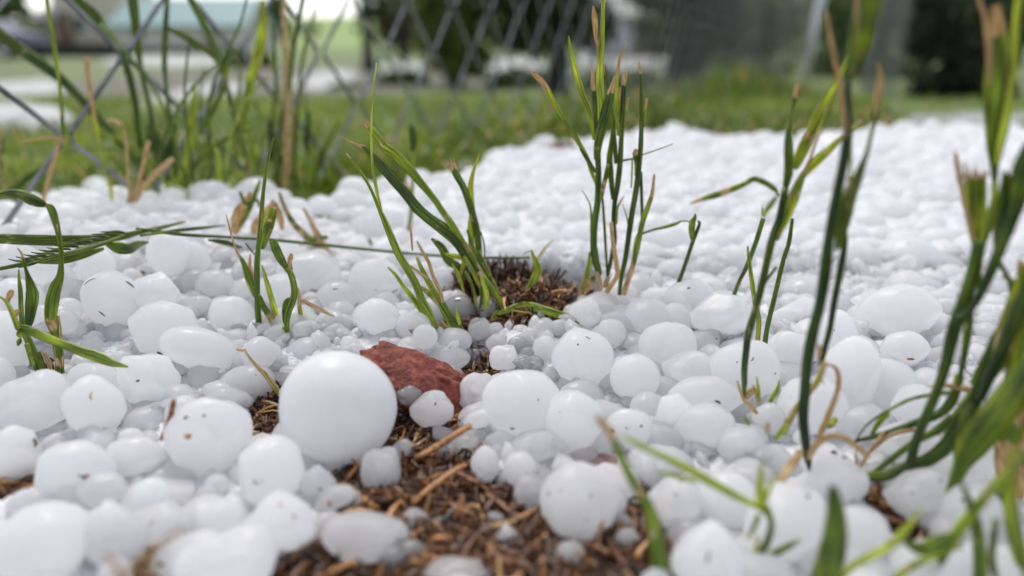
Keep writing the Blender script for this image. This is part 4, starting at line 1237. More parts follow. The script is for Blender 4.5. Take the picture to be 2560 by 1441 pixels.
for rnd, (n, f, sink) in enumerate(((26000, 0.68, 0.7), (22000, 0.68, 1.0), (14000, 0.74, 0.5))):
    for i in range(n):
        y = 0.10 + (1.12 - 0.10) * math.sqrt(random.random())
        x = random.uniform(-0.82, 0.82) * y
        if y > edge_y(x, y) + 0.004: continue
        r_ = pick_r(y)
        if rnd == 2: r_ *= 0.6
        if rnd == 1: r_ *= 0.85
        near = y < 0.245
        if near: r_ = min(r_, 0.0085) * 0.95
        elif x > 0.02: r_ = max(r_, 0.0068) * 1.15
        else: r_ = max(r_, 0.0050)
        b = bare(x, y)
        if b > 0.30: continue
        if b > 0.02: r_ = min(r_, 0.0035)
        z = S(x, y) - 0.0005 - (0.36 + 0.3 * sink) * r_ + random.uniform(-.0015, .0015)
        z = z * (1 - b) + (ground_z(x, y) + r_) * b
        if near: z -= 0.0015
        if clash(x, y, z, r_, f): continue
        put(x, y, z, r_)
        fill.append((x, y, z, r_))
for i in range(260):                     # strays caught in the grass beyond the edge
    x0 = random.uniform(-0.62, 0.62); ye = float(np.interp(x0, EX, EY))
    y = ye + abs(random.gauss(0, 0.05)) + 0.006; x = x0 * y
    r_ = random.uniform(0.004, 0.010)
    z = ground_z(x, y) + r_ * random.uniform(.3, .9) + max(0, 0.012 - (y - ye) * .5)
    if not clash(x, y, z, r_, .8):
        put(x, y, z, r_); fill.append((x, y, z, r_))
inside = []
for p in fill:
    u, v = proj(p)
    px = p[3] / depth_of(p) * FPX
    vis = -px < u < 2560 + px and v < 1441 + px
    inside.append(px if vis else 0)
order = sorted(range(len(fill)), key=lambda i: -inside[i])
NIND = 300 - len(HS)
LM = [(845, 1022, 'the largest hailstone'), (1060, 950, 'the red rock'), (1160, 860, 'the centre tuft foot'), (495, 872, 'the horn shaped hailstone'),
      (1442, 1248, 'the orange spotted hailstone'), (1587, 945, 'the neat round hailstone'), (1520, 1190, 'the pink rock'), (2425, 1285, 'the bright upright hailstone'),
      (2242, 775, 'the wide soft hailstone'), (1500, 735, 'the foot of the upright tuft'), (1678, 740, 'the single leaning stem'), (2066, 1051, 'the dry looped leaf'),
      (576, 782, 'the domed hailstone'), (425, 634, 'the round bright hailstone'), (140, 940, 'the foot of the tall ribbon leaf'), (234, 1012, 'the yellow scratched hailstone'),
      (720, 900, 'the foot of the second clump'), (515, 1085, 'the big speckled hailstone'), (915, 1345, 'the flat oval hailstone'), (1300, 1174, 'the small round lone hailstone'),
      (1298, 1012, 'the brown specked hailstone'), (1858, 930, 'the big pale hailstone'), (2018, 1175, 'the thickest stem foot'), (1330, 700, 'the mulch ridge'),
      (650, 540, 'the soft tan dry leaves'), (1868, 605, 'the green stem pair'), (340, 500, 'the orange twigs'), (1240, 640, 'the long stem right end'),
      (1820, 500, 'the folded dry leaf'), (1030, 620, 'the grey green stalk'), (2410, 560, 'the flat cut leaf at right'), (2150, 560, 'the tan split leaf'), (1905, 1270, 'the forked plant'),
      (2080, 1280, 'the thick out of focus blade'), (700, 1308, 'the red flecked hailstone'), (100, 1350, 'the lower left corner hailstone'), (1455, 892, 'the hailstone with tiny specks'),
      (2130, 935, 'the tall hailstone behind the looped leaf'), (80, 562, 'the long pale hailstone at left'), (1405, 390, 'the far red brown rock'), (870, 560, 'the small green sprout')]
used_labels = {}
def region(u, v, px, mat):
    size = 'pebble sized' if px > 42 else ('bean sized' if px > 30 else 'pea sized')
    tone = 'white' if mat != 'ice_cloudy' else 'cloudy'
    cand = sorted(LM, key=lambda q: math.hypot(q[0] - u, q[1] - v))
    for sizes in (size,):
        for q in cand[:4]:
            a = math.degrees(math.atan2(q[1] - v, u - q[0])) % 360
            d = math.hypot(q[0] - u, q[1] - v)
            dr = ['right of', 'upper right of', 'above', 'upper left of', 'left of', 'lower left of', 'below', 'lower right of'][int((a + 22.5) // 45) % 8]
            near = 'close' if d < 110 else ('some way' if d < 220 else 'far')
            lab = f'{size} {tone} hailstone {near} {dr} {q[2]}'
            if lab not in used_labels:
                used_labels[lab] = 1
                return lab, GRP
    q = cand[0]
    return f'{size} {tone} hailstone in the crowd around {q[2]}', GRP
kinds = ['egg', 'egg', 'lump', 'lump', 'smooth', 'shard', 'peanut']
chosen = set(order[:NIND])
for i in chosen:
    x, y, z, r_ = fill[i]
    u, v = proj(fill[i])
    mt = random.choice([W_, W_, C_])
    lab, grp = region(u, v, inside[i], mt)
    s1, s2, s3 = (random.uniform(.85, 1.2) for _ in range(3))
    kd = random.choice(kinds)
    set_stone(Vector((x, y, z)), r_ * s1, r_ * s2 * 1.001, r_ * s3 * .95, random.uniform(-.6, .6), kd, mt, lab, grp)
# the rest of the field as one mass
base = [stone_mesh(kd, 2.2 * j + 1, sb) for j, (kd, sb) in enumerate((('egg', 3), ('lump', 3), ('egg', 3), ('smooth', 3), ('peanut', 3)))]
arr = []
for me in base:
    v = np.zeros(len(me.vertices) * 3, np.float32); me.vertices.foreach_get('co', v)
    t = np.zeros(len(me.polygons) * 3, np.int32); me.polygons.foreach_get('vertices', t)
    arr.append((v.reshape(-1, 3), t.reshape(-1, 3)))
for me in base: bpy.data.meshes.remove(me)
VV, TT, off = [], [], 0
for i, (x, y, z, r_) in enumerate(fill):
    if i in chosen: continue
    v, t = arr[random.randrange(len(arr))]
    rot = np.array(Matrix.Rotation(random.uniform(0, 6.28), 3, 'Z') @ Matrix.Rotation(random.uniform(0, 6.28), 3, 'X'))
    s = np.array([random.uniform(.85, 1.2) * r_, random.uniform(.85, 1.2) * r_, random.uniform(.8, 1.1) * r_])
    VV.append((v * s) @ rot.T + np.array([x, y, z])); TT.append(t + off); off += len(v)
me = big_mesh('hail_field', np.concatenate(VV), np.concatenate(TT), M['ice_white'])
tag(link('hail_field', me), 'thick white layer of small packed hailstones filling gaps and the far field', 'hail', kind='stuff')
# tiny broken bits and half-melted crystals lodged between the stones
fb = [stone_mesh('shard', 3.1 * j + .4, 2) for j in range(4)]
fa = []
for me_ in fb:
    v = np.zeros(len(me_.vertices) * 3, np.float32); me_.vertices.foreach_get('co', v)
    t = np.zeros(len(me_.polygons) * 3, np.int32); me_.polygons.foreach_get('vertices', t)
    fa.append((v.reshape(-1, 3), t.reshape(-1, 3))); bpy.data.meshes.remove(me_)
VV, TT, off = [], [], 0
for i in range(2200):
    y = 0.11 + 0.22 * math.sqrt(random.random()); x = random.uniform(-0.8, 0.8) * y
    b = bare(x, y)
    if b > 0.35 and random.random() < .97: continue
    r_ = random.choice([.0012, .0016, .0022, .003, .0038])
    z = max(bed(x, y), ground_z(x, y)) + r_ * random.uniform(.1, .8)
    v, t = fa[i % 4]
    rot = np.array(Matrix.Rotation(random.uniform(0, 6.28), 3, 'Z') @ Matrix.Rotation(random.uniform(0, 6.28), 3, 'X'))
    s = np.array([random.uniform(.6, 1.5), random.uniform(.6, 1.4), random.uniform(.4, 1)]) * r_
    VV.append((v * s) @ rot.T + np.array([x, y, z])); TT.append(t + off); off += len(v)
me = big_mesh('ice_fragments', np.concatenate(VV), np.concatenate(TT), M['ice_cloudy'])
tag(link('ice_fragments', me), 'tiny glassy ice fragments lodged between the hailstones', 'ice', kind='stuff')
print('fill stones', len(fill), 'individual', NIND)

# granular half-melted ice bedding
def build_bed():
    V, F = [], []
    ys = []
    y = 0.085
    while y < 1.15:
        ys.append(y); y += 0.0022 + 0.008 * max(0, y - 0.28)
    nx = 260
    for y in ys:
        half = 0.83 * y + .02
        for i in range(nx + 1):
            x = half * (2 * i / nx - 1)
            z = bed(x, y)
            z += 0.0016 * noise.noise(Vector((x * 260, y * 260, 0))) + 0.0010 * noise.noise(Vector((x * 700, y * 700, 5)))
            V.append((x, y, z))
    for j in range(len(ys) - 1):
        for i in range(nx):
            a = j * (nx + 1) + i
            F.append((a, a + 1, a + nx + 2, a + nx + 1))
    me = big_mesh('ice_slush', V, F, M['slush'])
    tag(link('ice_slush', me), 'grainy half melted ice under the hailstones', 'ice', kind='stuff')
build_bed()
# ------------------------------------------------------------------ grass plants, blade by blade
VIEW = Vector((0, 0, CZ))
def catmull(P, k):
    """P list of numpy rows; returns resampled rows"""
    n = len(P); out = []
    P = [np.array(p, float) for p in P]
    for i in range(n - 1):
        p0 = P[max(0, i - 1)]; p1 = P[i]; p2 = P[i + 1]; p3 = P[min(n - 1, i + 2)]
        for j in range(k):
            t = j / k
            out.append(0.5 * ((2 * p1) + (-p0 + p2) * t + (2 * p0 - 5 * p1 + 4 * p2 - p3) * t * t + (-p0 + 3 * p1 - 3 * p2 + p3) * t ** 3))
    out.append(P[-1])
    return out
def strand(parent, inv, pts, kind='b', hue=0.4, tip=0.0, base=0.0, Y=None, lean=0.0, scar=0.0, jag=False, zs=None, twist=None, dry=0.0, name=None):
    """pts: (u, v, width px) seen from the camera, standing in the upright plane at distance Y (leaning by `lean` cm at its end),
    or lying at the heights zs"""
    rows = []
    n = len(pts)
    cum = [0]
    for i in range(1, n): cum.append(cum[-1] + math.hypot(pts[i][0] - pts[i - 1][0], pts[i][1] - pts[i - 1][1]))
    for i, (u, v, wd) in enumerate(pts):
        s = cum[i] / cum[-1]
        if zs is not None:
            z = zs[0] + (zs[-1] - zs[0]) * s if len(zs) == 2 else float(np.interp(s, np.linspace(0, 1, len(zs)), zs))
            p = at_z(u, v, z)
        else:
            p = at_Y(u, v, Y + lean * 0.01 * s * s)
        rows.append((p.x, p.y, p.z, wd / FPX * depth_of(p)))
    k = 6 if n > 2 else 8
    R_ = catmull(rows, k)
    m = len(R_)
    L = [0.0]
    for i in range(1, m): L.append(L[-1] + float(np.linalg.norm(R_[i][:3] - R_[i - 1][:3])))
    tot = L[-1]
    tw0 = random.uniform(-0.35, 0.35) if twist is None else twist
    sd_ = random.uniform(0, 100)
    V, F, C, U = [], [], [], []
    if kind == 'b':
        ring = [(-1, .02), (-.55, -.10), (0, -.20), (.55, -.10), (1, .02), (.55, .04), (0, -.05), (-.55, .04)]
    else:
        ring = [(math.cos(a * math.pi / 4), math.sin(a * math.pi / 4)) for a in range(8)]
    flip = 1 if random.random() < .5 else -1
    for i in range(m):
        p = Vector(R_[i][:3]); wv = max(0.00012, R_[i][3])
        t = (Vector(R_[min(m - 1, i + 1)][:3]) - Vector(R_[max(0, i - 1)][:3])).normalized()
        vd = (p - VIEW).normalized()
        side = t.cross(vd)
        if side.length < 1e-4: side = Vector((1, 0, 0))
        side.normalize(); nn = side.cross(t).normalized()
        s = L[i] / tot
        tw = tw0 + 0.25 * math.sin(sd_ + s * 4)
        if kind == 'b':
            c_, s_ = math.cos(tw), math.sin(tw)
            side, nn = side * c_ + nn * s_, nn * c_ - side * s_
            hw = wv / 2 / max(0.6, math.cos(tw))
            hw *= 1 + 0.05 * noise.noise(Vector((s * 25, sd_, 0)))
        else:
            hw = wv / 2 * (1 + 0.06 * noise.noise(Vector((s * 14, sd_, 0))))
        # dryness along the blade
        d = dry
        if tip > 0: d = max(d, smooth(1 - tip * 1.25, 1 - tip * 0.75, s))
        if base > 0: d = max(d, 1 - smooth(base * 0.6, base * 1.3, s))
        sc_n = noise.noise(Vector((s * 9 + sd_, sd_ * .3, 0)))
        d = max(d, min(0.75, max(0, scar * 1.3 + 0.05 + (sc_n - .15) * (1.0 if scar > 0 else 0.4))))
        h = hue + 0.06 + 0.30 * noise.noise(Vector((s * 5, sd_ + 7, 0))) + 0.12 * s
        for a, (x, y) in enumerate(ring):
            V.append(p + side * (x * hw) + nn * (y * hw * (flip if kind == 'b' else 1)))
            C.append((d + (0.16 if kind == 'b' and a in (0, 4) else 0), h + (0.30 if kind == 'b' and a in (0, 4) else 0), 0, 1))
            U.append(((x + 1) * .5 + sd_ if kind == 'b' else a * .25, L[i] * 10 + sd_, 0))
    nr = len(ring)
    for i in range(m - 1):
        for a in range(nr):
            b = (a + 1) % nr
            F.append((i * nr + a, i * nr + b, (i + 1) * nr + b, (i + 1) * nr + a))
    F.append(tuple(reversed(range(nr)))); F.append(tuple((m - 1) * nr + a for a in range(nr)))
    if jag:      # frayed fibres where the blade was torn
        p = Vector(R_[-1][:3]); t = (p - Vector(R_[-3][:3])).normalized(); wv = R_[-1][3]
        vd = (p - VIEW).normalized(); side = t.cross(vd).normalized()
        for q in range(6):
            x = (q / 5 - .5) * wv
            Lq = wv * random.uniform(.25, .9)
            b = len(V); a0 = p + side * x - t * wv * .1; a1 = p + side * (x + random.uniform(-.1, .1) * wv) + t * Lq
            for qq, ww in ((a0, .10), (a1, .03)):
                for e in (-1, 1):
                    V.append(qq + side * (e * wv * ww)); C.append((0.95, .5, 0, 1)); U.append((q * .3, e, 0))
                    V.append(qq + side * (e * wv * ww) + vd * wv * .06); C.append((0.95, .5, 0, 1)); U.append((q * .3, e, 0))
            F += [(b, b + 2, b + 6, b + 4), (b + 1, b + 5, b + 7, b + 3), (b, b + 4, b + 5, b + 1), (b + 2, b + 3, b + 7, b + 6)]
    me = bpy.data.meshes.new('grass')
    me.from_pydata([tuple(v + inv) for v in V], [], F)
    me.shade_smooth(); me.materials.append(M['grass']); me.update()
    ca = me.color_attributes.new('gt', 'FLOAT_COLOR', 'POINT'); ca.data.foreach_set('color', np.array(C, np.float32).ravel())
    ua = me.attributes.new('guv', 'FLOAT_VECTOR', 'POINT'); ua.data.foreach_set('vector', np.array(U, np.float32).ravel())
    return link(name or ('blade' if kind == 'b' else 'stem'), me, parent)
def baseY(u, v, z=0.012):
    return at_z(u, v, z).y
def plant(name, label, u, v, strands, z=0.012, cat='grass', group=None, dYs=0.0):
    Y0 = baseY(u, v, z) + dYs
    p = at_Y(u, v, Y0)
    root = empty(name, p)
    tag(root, label, cat, group)
    inv = -Vector(p)
    for s in strands:
        s = dict(s)
        pts = s.pop('p')
        if 'b_' in s:                       # its own root point
            bz = s.pop('b_'); yy = baseY(pts[0][0], pts[0][1], bz)
        else: yy = Y0 + s.pop('dy', 0) * 0.01
        s.pop('dy', None)
        strand(root, inv, pts, Y=yy, **s)
    return root
def B(p, **k): return dict(p=p, kind='b', **k)
def T(p, **k): return dict(p=p, kind='s', **k)

# centre tuft, in focus
plant('grass_tuft', 'centre tuft of torn green blades leaning left, in sharp focus above the red rock', 1200, 850, [
 T([(1302, 828, 10), (1266, 782, 13), (1233, 726, 16), (1214, 704, 17), (1189, 663, 16), (1172, 632, 14)], hue=.55, base=.35, scar=.1, b_=.006),
 B([(1190, 668, 14), (1172, 632, 17), (1150, 597, 18), (1128, 560, 18), (1104, 526, 16), (1086, 499, 16), (1048, 453, 21), (1017, 417, 24), (986, 384, 23), (957, 363, 25), (930, 328, 22), (913, 307, 16)], hue=.5, scar=.08, jag=True, dy=1.6, tip=.03),
 B([(1195, 680, 12), (1165, 642, 20), (1140, 605, 24), (1102, 571, 26), (1048, 526, 27), (1017, 488, 26), (973, 438, 25), (940, 401, 19), (913, 372, 12), (894, 363, 7), (872, 352, 4), (850, 342, 3)], hue=.12, tip=.12, dy=1.2),
 B([(1165, 620, 10), (1142, 590, 15), (1119, 571, 17), (1065, 536, 16), (1034, 505, 10), (1020, 490, 3)], hue=.10, dy=1.8),
 B([(1117, 878, 10), (1094, 826, 13), (1072, 779, 17), (1055, 751, 19), (1039, 710, 20), (1017, 671, 20), (992, 627, 19), (965, 561, 16), (948, 523, 10), (930, 480, 8), (911, 444, 8), (886, 409, 8), (865, 383, 4)], hue=.45, b_=.006, tip=.03),
 T([(955, 540, 8), (944, 488, 8), (938, 457, 9), (932, 426, 7), (929, 380, 6), (928, 321, 6), (929, 280, 5), (934, 220, 5), (941, 158, 3)], hue=.8, dy=.2, lean=2.5),
 T([(1161, 858, 22), (1152, 838, 29), (1144, 821, 26), (1122, 788, 20), (1100, 754, 18), (1072, 707, 15), (1055, 674, 11), (1042, 643, 8)], hue=.5, base=.13, b_=.006, tip=.04),
 B([(1107, 758, 7), (1100, 726, 9), (1083, 693, 9), (1072, 657, 9), (1055, 627, 8), (1042, 603, 3)], dry=.9, dy=-.2),
 B([(1031, 628, 4), (1029, 600, 6), (1027, 575, 5), (1022, 553, 3)], dry=1, dy=.5),
 B([(1078, 812, 10), (1055, 779, 14), (1030, 743, 13), (1008, 715, 10), (989, 688, 8), (969, 668, 4)], hue=.72, dy=-.3),
 B([(1070, 698, 6), (1044, 679, 7), (1026, 666, 5), (1012, 656, 3)], dry=1, dy=-.3),
 B([(1094, 762, 6), (1080, 744, 10), (1066, 728, 13), (1050, 717, 6)], hue=.5, scar=.2, dy=-.2, tip=.2, base=.3),
 B([(1206, 705, 8), (1200, 668, 15), (1198, 640, 17), (1194, 593, 18), (1186, 552, 18), (1171, 501, 18), (1158, 467, 17), (1140, 436, 18), (1129, 408, 17)], hue=.28, scar=.14, jag=True, tip=.05, dy=2.4),
 B([(1186, 655, 8), (1179, 620, 14), (1177, 571, 17), (1181, 530, 14), (1177, 488, 15), (1177, 463, 14), (1183, 430, 9), (1192, 405, 6), (1199, 384, 2)], hue=.75, dy=2.6),
 B([(1178, 706, 10), (1150, 671, 18), (1122, 652, 22), (1105, 621, 20), (1090, 606, 14), (1078, 597, 5)], hue=.2, scar=.06, dy=1.4),
 B([(1150, 690, 8), (1160, 650, 14), (1130, 640, 12), (1112, 634, 4)], hue=.8, dy=1.3),
 T([(1204, 760, 8), (1203, 727, 9), (1191, 699, 10), (1178, 671, 9), (1160, 640, 8)], hue=.6, scar=.1, dy=1.2),
 B([(1214, 775, 9), (1217, 745, 14), (1210, 715, 12), (1200, 690, 5)], hue=.95, dy=1.0),
 T([(1200, 772, 5), (1203, 740, 5), (1205, 716, 3)], hue=.1, dy=.9),
 T([(1236, 712, 6), (1222, 680, 7), (1208, 650, 7), (1196, 628, 5)], hue=.5, scar=.15, dy=1.9),
 T([(1246, 728, 5), (1232, 700, 6), (1215, 675, 6)], hue=.7, scar=.2, dy=1.9),
 B([(1292, 785, 10), (1297, 776, 17), (1311, 749, 19), (1322, 722, 14), (1333, 704, 18), (1344, 679, 22), (1340, 655, 15), (1332, 638, 8), (1330, 626, 4)], hue=.6, b_=.010),
 T([(1329, 628, 3), (1322, 629, 2), (1314, 632, 2), (1307, 640, 1.5)], hue=.6, dy=1.9),
 B([(1298, 770, 10), (1290, 748, 14), (1302, 735, 10), (1312, 730, 4)], hue=.3, b_=.010),
 B([(1244, 786, 8), (1265, 778, 14), (1311, 765, 22), (1372, 779, 21), (1427, 796, 19), (1462, 806, 15), (1480, 811, 12)], hue=.5, scar=.05, tip=.05, zs=(.015, .017, .013), twist=.2),
 B([(1228, 822, 5), (1230, 812, 12), (1241, 796, 11), (1266, 782, 8), (1290, 780, 6)], hue=.55, zs=(.007, .012)),
 B([(1236, 802, 6), (1269, 815, 12), (1302, 828, 10), (1330, 831, 6)], hue=.25, zs=(.010, .007), tip=.15),
 B([(1326, 831, 6), (1345, 822, 12), (1358, 812, 13), (1366, 802, 10), (1373, 794, 3)], dry=1, zs=(.007, .013)),
 T([(1266, 782, 5), (1284, 778, 4), (1310, 781, 4), (1326, 784, 5), (1334, 800, 6), (1335, 826, 6)], hue=.8, dry=.45, zs=(.014, .017, .007)),
 B([(1300, 832, 10), (1310, 815, 18), (1316, 800, 14), (1320, 792, 5)], dry=.9, zs=(.007, .012)),
 B([(1150, 812, 8), (1144, 792, 9), (1141, 765, 2)], hue=.75, dy=-.4),
 B([(1185, 868, 8), (1190, 845, 9), (1203, 832, 9), (1212, 827, 4)], hue=.3, zs=(.004, .010)),
 B([(1226, 826, 4), (1229, 812, 16), (1236, 790, 12), (1246, 775, 5)], hue=.6, zs=(.008, .016)),
 T([(1212, 800, 5), (1225, 780, 5), (1240, 772, 4)], hue=.4, dry=.6, zs=(.010, .014)),
 B([(1150, 850, 6), (1128, 835, 12), (1112, 815, 12), (1102, 805, 5)], dry=1, b_=.006, hue=.2),
 B([(1160, 862, 6), (1135, 868, 10), (1116, 860, 9), (1098, 850, 4)], dry=1, zs=(.005, .007)),
 T([(1175, 872, 4), (1198, 858, 6), (1215, 846, 4)], dry=.9, zs=(.004, .007)),
 T([(1240, 740, 6), (1222, 700, 8), (1200, 655, 8), (1180, 610, 7), (1168, 575, 5)], hue=.35, dy=1.9), B([(1215, 705, 6), (1190, 660, 11), (1160, 625, 12), (1132, 600, 9), (1105, 585, 3)], hue=.2, scar=.1, dy=2.0),
 T([(1190, 770, 6), (1186, 735, 8), (1176, 705, 8), (1163, 680, 6)], hue=.5, dy=.8), B([(1160, 730, 5), (1150, 700, 10), (1142, 680, 10), (1130, 660, 4)], hue=.65, dy=1.0), T([(1212, 640, 4), (1210, 610, 4), (1202, 580, 3)], hue=.1, dy=2.2), B([(1150, 600, 4), (1146, 585, 8), (1136, 570, 8), (1128, 560, 3)], dry=.9, dy=2.1),
 B([(1100, 830, 5), (1085, 800, 9), (1068, 770, 9), (1058, 750, 4)], hue=.55, dy=-.2), T([(1130, 830, 5), (1110, 790, 6), (1090, 750, 6), (1080, 720, 4)], hue=.6, dry=.3, dy=-.1),
], z=.008)
plant('grass_stub', 'short pale broken stem behind the mulch ridge', 1345, 642, [T([(1345, 645, 7), (1362, 622, 6), (1383, 600, 4)], hue=.8, dry=.55)], z=.02)

# second clump
plant('grass_clump', 'second clump with a thin tall blade and brown torn leaves left of the largest hailstone', 700, 870, [
 T([(650, 842, 15), (645, 781, 15), (643, 727, 14), (643, 655, 14), (648, 600, 12), (654, 528, 11), (659, 474, 9), (666, 420, 8), (674, 380, 7), (684, 347, 4)], hue=.35, b_=.008, scar=.03),
 B([(655, 624, 10), (663, 593, 24), (674, 557, 26), (681, 530, 23), (684, 517, 16)], hue=.4, scar=.06, jag=False, dy=2.0, tip=.04),
 B([(640, 742, 14), (630, 715, 20), (619, 687, 18), (609, 658, 12), (594, 633, 6), (580, 593, 5), (571, 560, 4), (565, 536, 2)], hue=.35, tip=.5, scar=.05, dy=1.6),
 B([(634, 696, 7), (625, 669, 8), (625, 650, 6), (626, 636, 3)], dry=.8, dy=1.7),
 B([(702, 824, 12), (699, 817, 14), (684, 767, 14), (670, 716, 12), (662, 690, 9), (655, 663, 4)], hue=.8, dy=1.0),
 B([(706, 840, 10), (699, 832, 16), (677, 795, 19), (659, 767, 14), (652, 745, 8), (648, 735, 4)], hue=.3, scar=.1, dy=.8),
 T([(728, 908, 14), (722, 880, 14), (720, 853, 13), (717, 812, 13), (722, 780, 15), (731, 756, 16), (736, 725, 16), (728, 688, 15), (716, 672, 14)], hue=.4, scar=.18, base=.05),
 B([(718, 674, 12), (706, 655, 19), (696, 637, 22), (688, 618, 22), (682, 602, 19)], hue=.3, jag=False, dy=.3),
 B([(728, 676, 9), (724, 655, 11), (727, 643, 11), (728, 634, 6)], dry=1, dy=.3),
 B([(718, 820, 8), (714, 800, 15), (713, 781, 17), (714, 760, 14), (722, 750, 12), (730, 750, 5)], hue=.25, scar=.05, dy=.4),
 T([(767, 842, 12), (761, 820, 13), (753, 795, 12), (749, 770, 11), (748, 745, 9), (745, 720, 5)], hue=.55, scar=.12, tip=.35, b_=.008),
 B([(750, 748, 7), (764, 755, 9), (778, 763, 10), (795, 772, 11), (812, 780, 9), (836, 792, 3)], dry=.85, dy=.3),
 B([(698, 893, 5), (702, 875, 12), (706, 845, 11), (710, 818, 8)], hue=.5, dy=0),
 T([(655, 831, 3), (672, 833, 5), (694, 831, 4)], hue=.3, dy=.6), T([(722, 829, 4), (735, 820, 8), (750, 816, 6), (768, 812, 2)], hue=.3, dy=.6),
 B([(735, 880, 5), (742, 862, 10), (738, 850, 12), (730, 848, 5)], dry=.7, dy=.3),
 T([(614, 608, 3), (624, 622, 4), (638, 638, 3)], hue=.1, dy=2.0),
 B([(768, 880, 8), (768, 862, 11), (767, 840, 9)], hue=.9, dy=.4),
 T([(705, 900, 6), (709, 860, 8), (713, 830, 6)], hue=.4, dry=.5, dy=-.1),
], z=.008)
plant('dry_stalk', 'olive brown dry stalk leaning into the left side of the largest hailstone', 700, 985, [
 T([(704, 990, 14), (684, 965, 14), (668, 942, 13), (648, 922, 10), (630, 902, 7), (618, 886, 6), (611, 872, 4)], dry=.55, hue=.6),
 T([(610, 877, 5), (600, 876, 7), (591, 874, 5)], dry=1, hue=.1)], z=.006)

# left plant
plant('grass_plant', 'plant at left with one tall twisted ribbon leaf and a bent blade', 140, 935, [
 B([(150, 947, 20), (148, 891, 20), (141, 848, 22), (134, 819, 24), (127, 800, 26), (129, 765, 30), (138, 722, 27), (150, 693, 18), (153, 657, 11), (152, 621, 10), (146, 584, 13), (137, 548, 17), (127, 521, 18), (114, 512, 9)], hue=.35, scar=.06),
 B([(116, 513, 9), (98, 506, 24), (72, 496, 30), (45, 486, 24), (18, 484, 22), (-20, 492, 18)], hue=.25, dy=.2, lean=2),
 T([(146, 945, 14), (145, 900, 14), (150, 860, 12), (148, 820, 10), (146, 790, 6)], dry=.55, hue=.4, dy=.1),
 T([(99, 925, 22), (90, 900, 22), (79, 873, 20), (70, 850, 17), (61, 830, 14), (54, 794, 12), (51, 729, 10), (48, 700, 7), (47, 675, 3)], hue=.4, b_=.010),
 B([(70, 830, 10), (72, 815, 14), (76, 783, 24), (81, 740, 28), (76, 712, 20), (68, 685, 10), (61, 660, 6), (54, 635, 5), (43, 620, 3)], hue=.22, tip=.12, dy=-.3),
 B([(42, 819, 14), (60, 823, 22), (83, 830, 23), (134, 852, 22), (180, 870, 22), (214, 883, 24), (231, 888, 27), (256, 898, 26), (274, 906, 20), (300, 913, 12), (320, 918, 4)], hue=.45, dy=-1.0, lean=-.6),
 T([(46, 822, 14), (32, 787, 12), (22, 765, 10), (11, 750, 7), (-4, 741, 5)], hue=.7, dy=-1.0, dry=.2),
 B([(20, 757, 6), (22, 745, 12), (27, 733, 14), (30, 725, 8)], dry=1, dy=-1.0), B([(34, 795, 6), (38, 785, 14), (44, 780, 12), (49, 776, 5)], dry=1, dy=-1.0),
 T([(130, 935, 10), (120, 905, 10), (110, 880, 8)], dry=.9, dy=.1), T([(112, 930, 9), (104, 900, 9), (98, 880, 6)], hue=.3, dy=.1),
 T([(83, 915, 12), (76, 890, 12), (66, 860, 11)], hue=.5, scar=.2, dy=-.2), B([(44, 865, 4), (48, 855, 12), (50, 846, 6)], hue=.2, dy=-1),
 B([(52, 822, 5), (48, 836, 14), (54, 845, 4)], hue=.5, dy=-1)
], z=.010)

# fallen stalks across the hail at left
fs = plant('fallen_seed_stalk', 'green seed head and flat leaves lying across the hail at left', 200, 630, [], z=.045)
inv = -Vector(fs.location)
strand(fs, inv, [(-30, 596, 24), (100, 601, 27), (200, 601, 26), (300, 592, 20), (340, 583, 14), (400, 570, 10), (465, 554, 5)], 'b', .2, tip=.02, zs=(.044, .040), scar=.04, twist=.1)
strand(fs, inv, [(-20, 676, 10), (60, 660, 11), (130, 643, 12), (200, 627, 12), (262, 608, 10), (310, 588, 6)], 's', .3, zs=(.040, .043), dry=.1)
for i in range(13):
    t = i / 12
    u0 = 60 + 230 * t; v0 = 662 - 72 * t
    strand(fs, inv, [(u0 + 22, v0 - 8, 4), (u0 + 4, v0 - 10, 8), (u0 - 16, v0 - 9, 6), (u0 - 40, v0 - 14 + 4 * t, 2)], 'b', .06, zs=(.042 + .001 * t, .044), name='spikelet')
    if i % 2: strand(fs, inv, [(u0 + 22, v0 - 2, 4), (u0 + 4, v0 + 3, 8), (u0 - 14, v0 + 9, 6), (u0 - 34, v0 + 14, 2)], 'b', .12, zs=(.041, .040), name='spikelet')
strand(fs, inv, [(262, 606, 8), (290, 618, 28), (320, 622, 27), (345, 612, 20), (372, 606, 3)], 'b', .18, zs=(.042, .036))
strand(fs, inv, [(90, 655, 8), (150, 650, 22), (200, 640, 20), (260, 622, 8)], 'b', .22, zs=(.038, .040))
fs2 = plant('fallen_grass', 'long thin dark stem lying straight across the hail from left to centre', 700, 600, [], z=.033)
inv = -Vector(fs2.location)
strand(fs2, inv, [(340, 572, 6), (400, 580, 10), (470, 588, 9), (560, 593, 8), (700, 602, 8), (850, 617, 8), (960, 628, 7), (1100, 640, 7), (1240, 645, 7), (1324, 645, 6)], 's', .12, zs=(.042, .034, .027, .026))
strand(fs2, inv, [(350, 590, 5), (440, 577, 9), (500, 571, 8), (565, 564, 3)], 'b', .15, zs=(.042, .038))
strand(fs2, inv, [(520, 600, 5), (560, 606, 14), (590, 616, 10), (606, 620, 4)], 'b', .1, zs=(.038, .030))
strand(fs2, inv, [(1324, 645, 6), (1319, 642, 7), (1314, 643, 3)], 's', .7, zs=(.026, .0262), dry=.3)

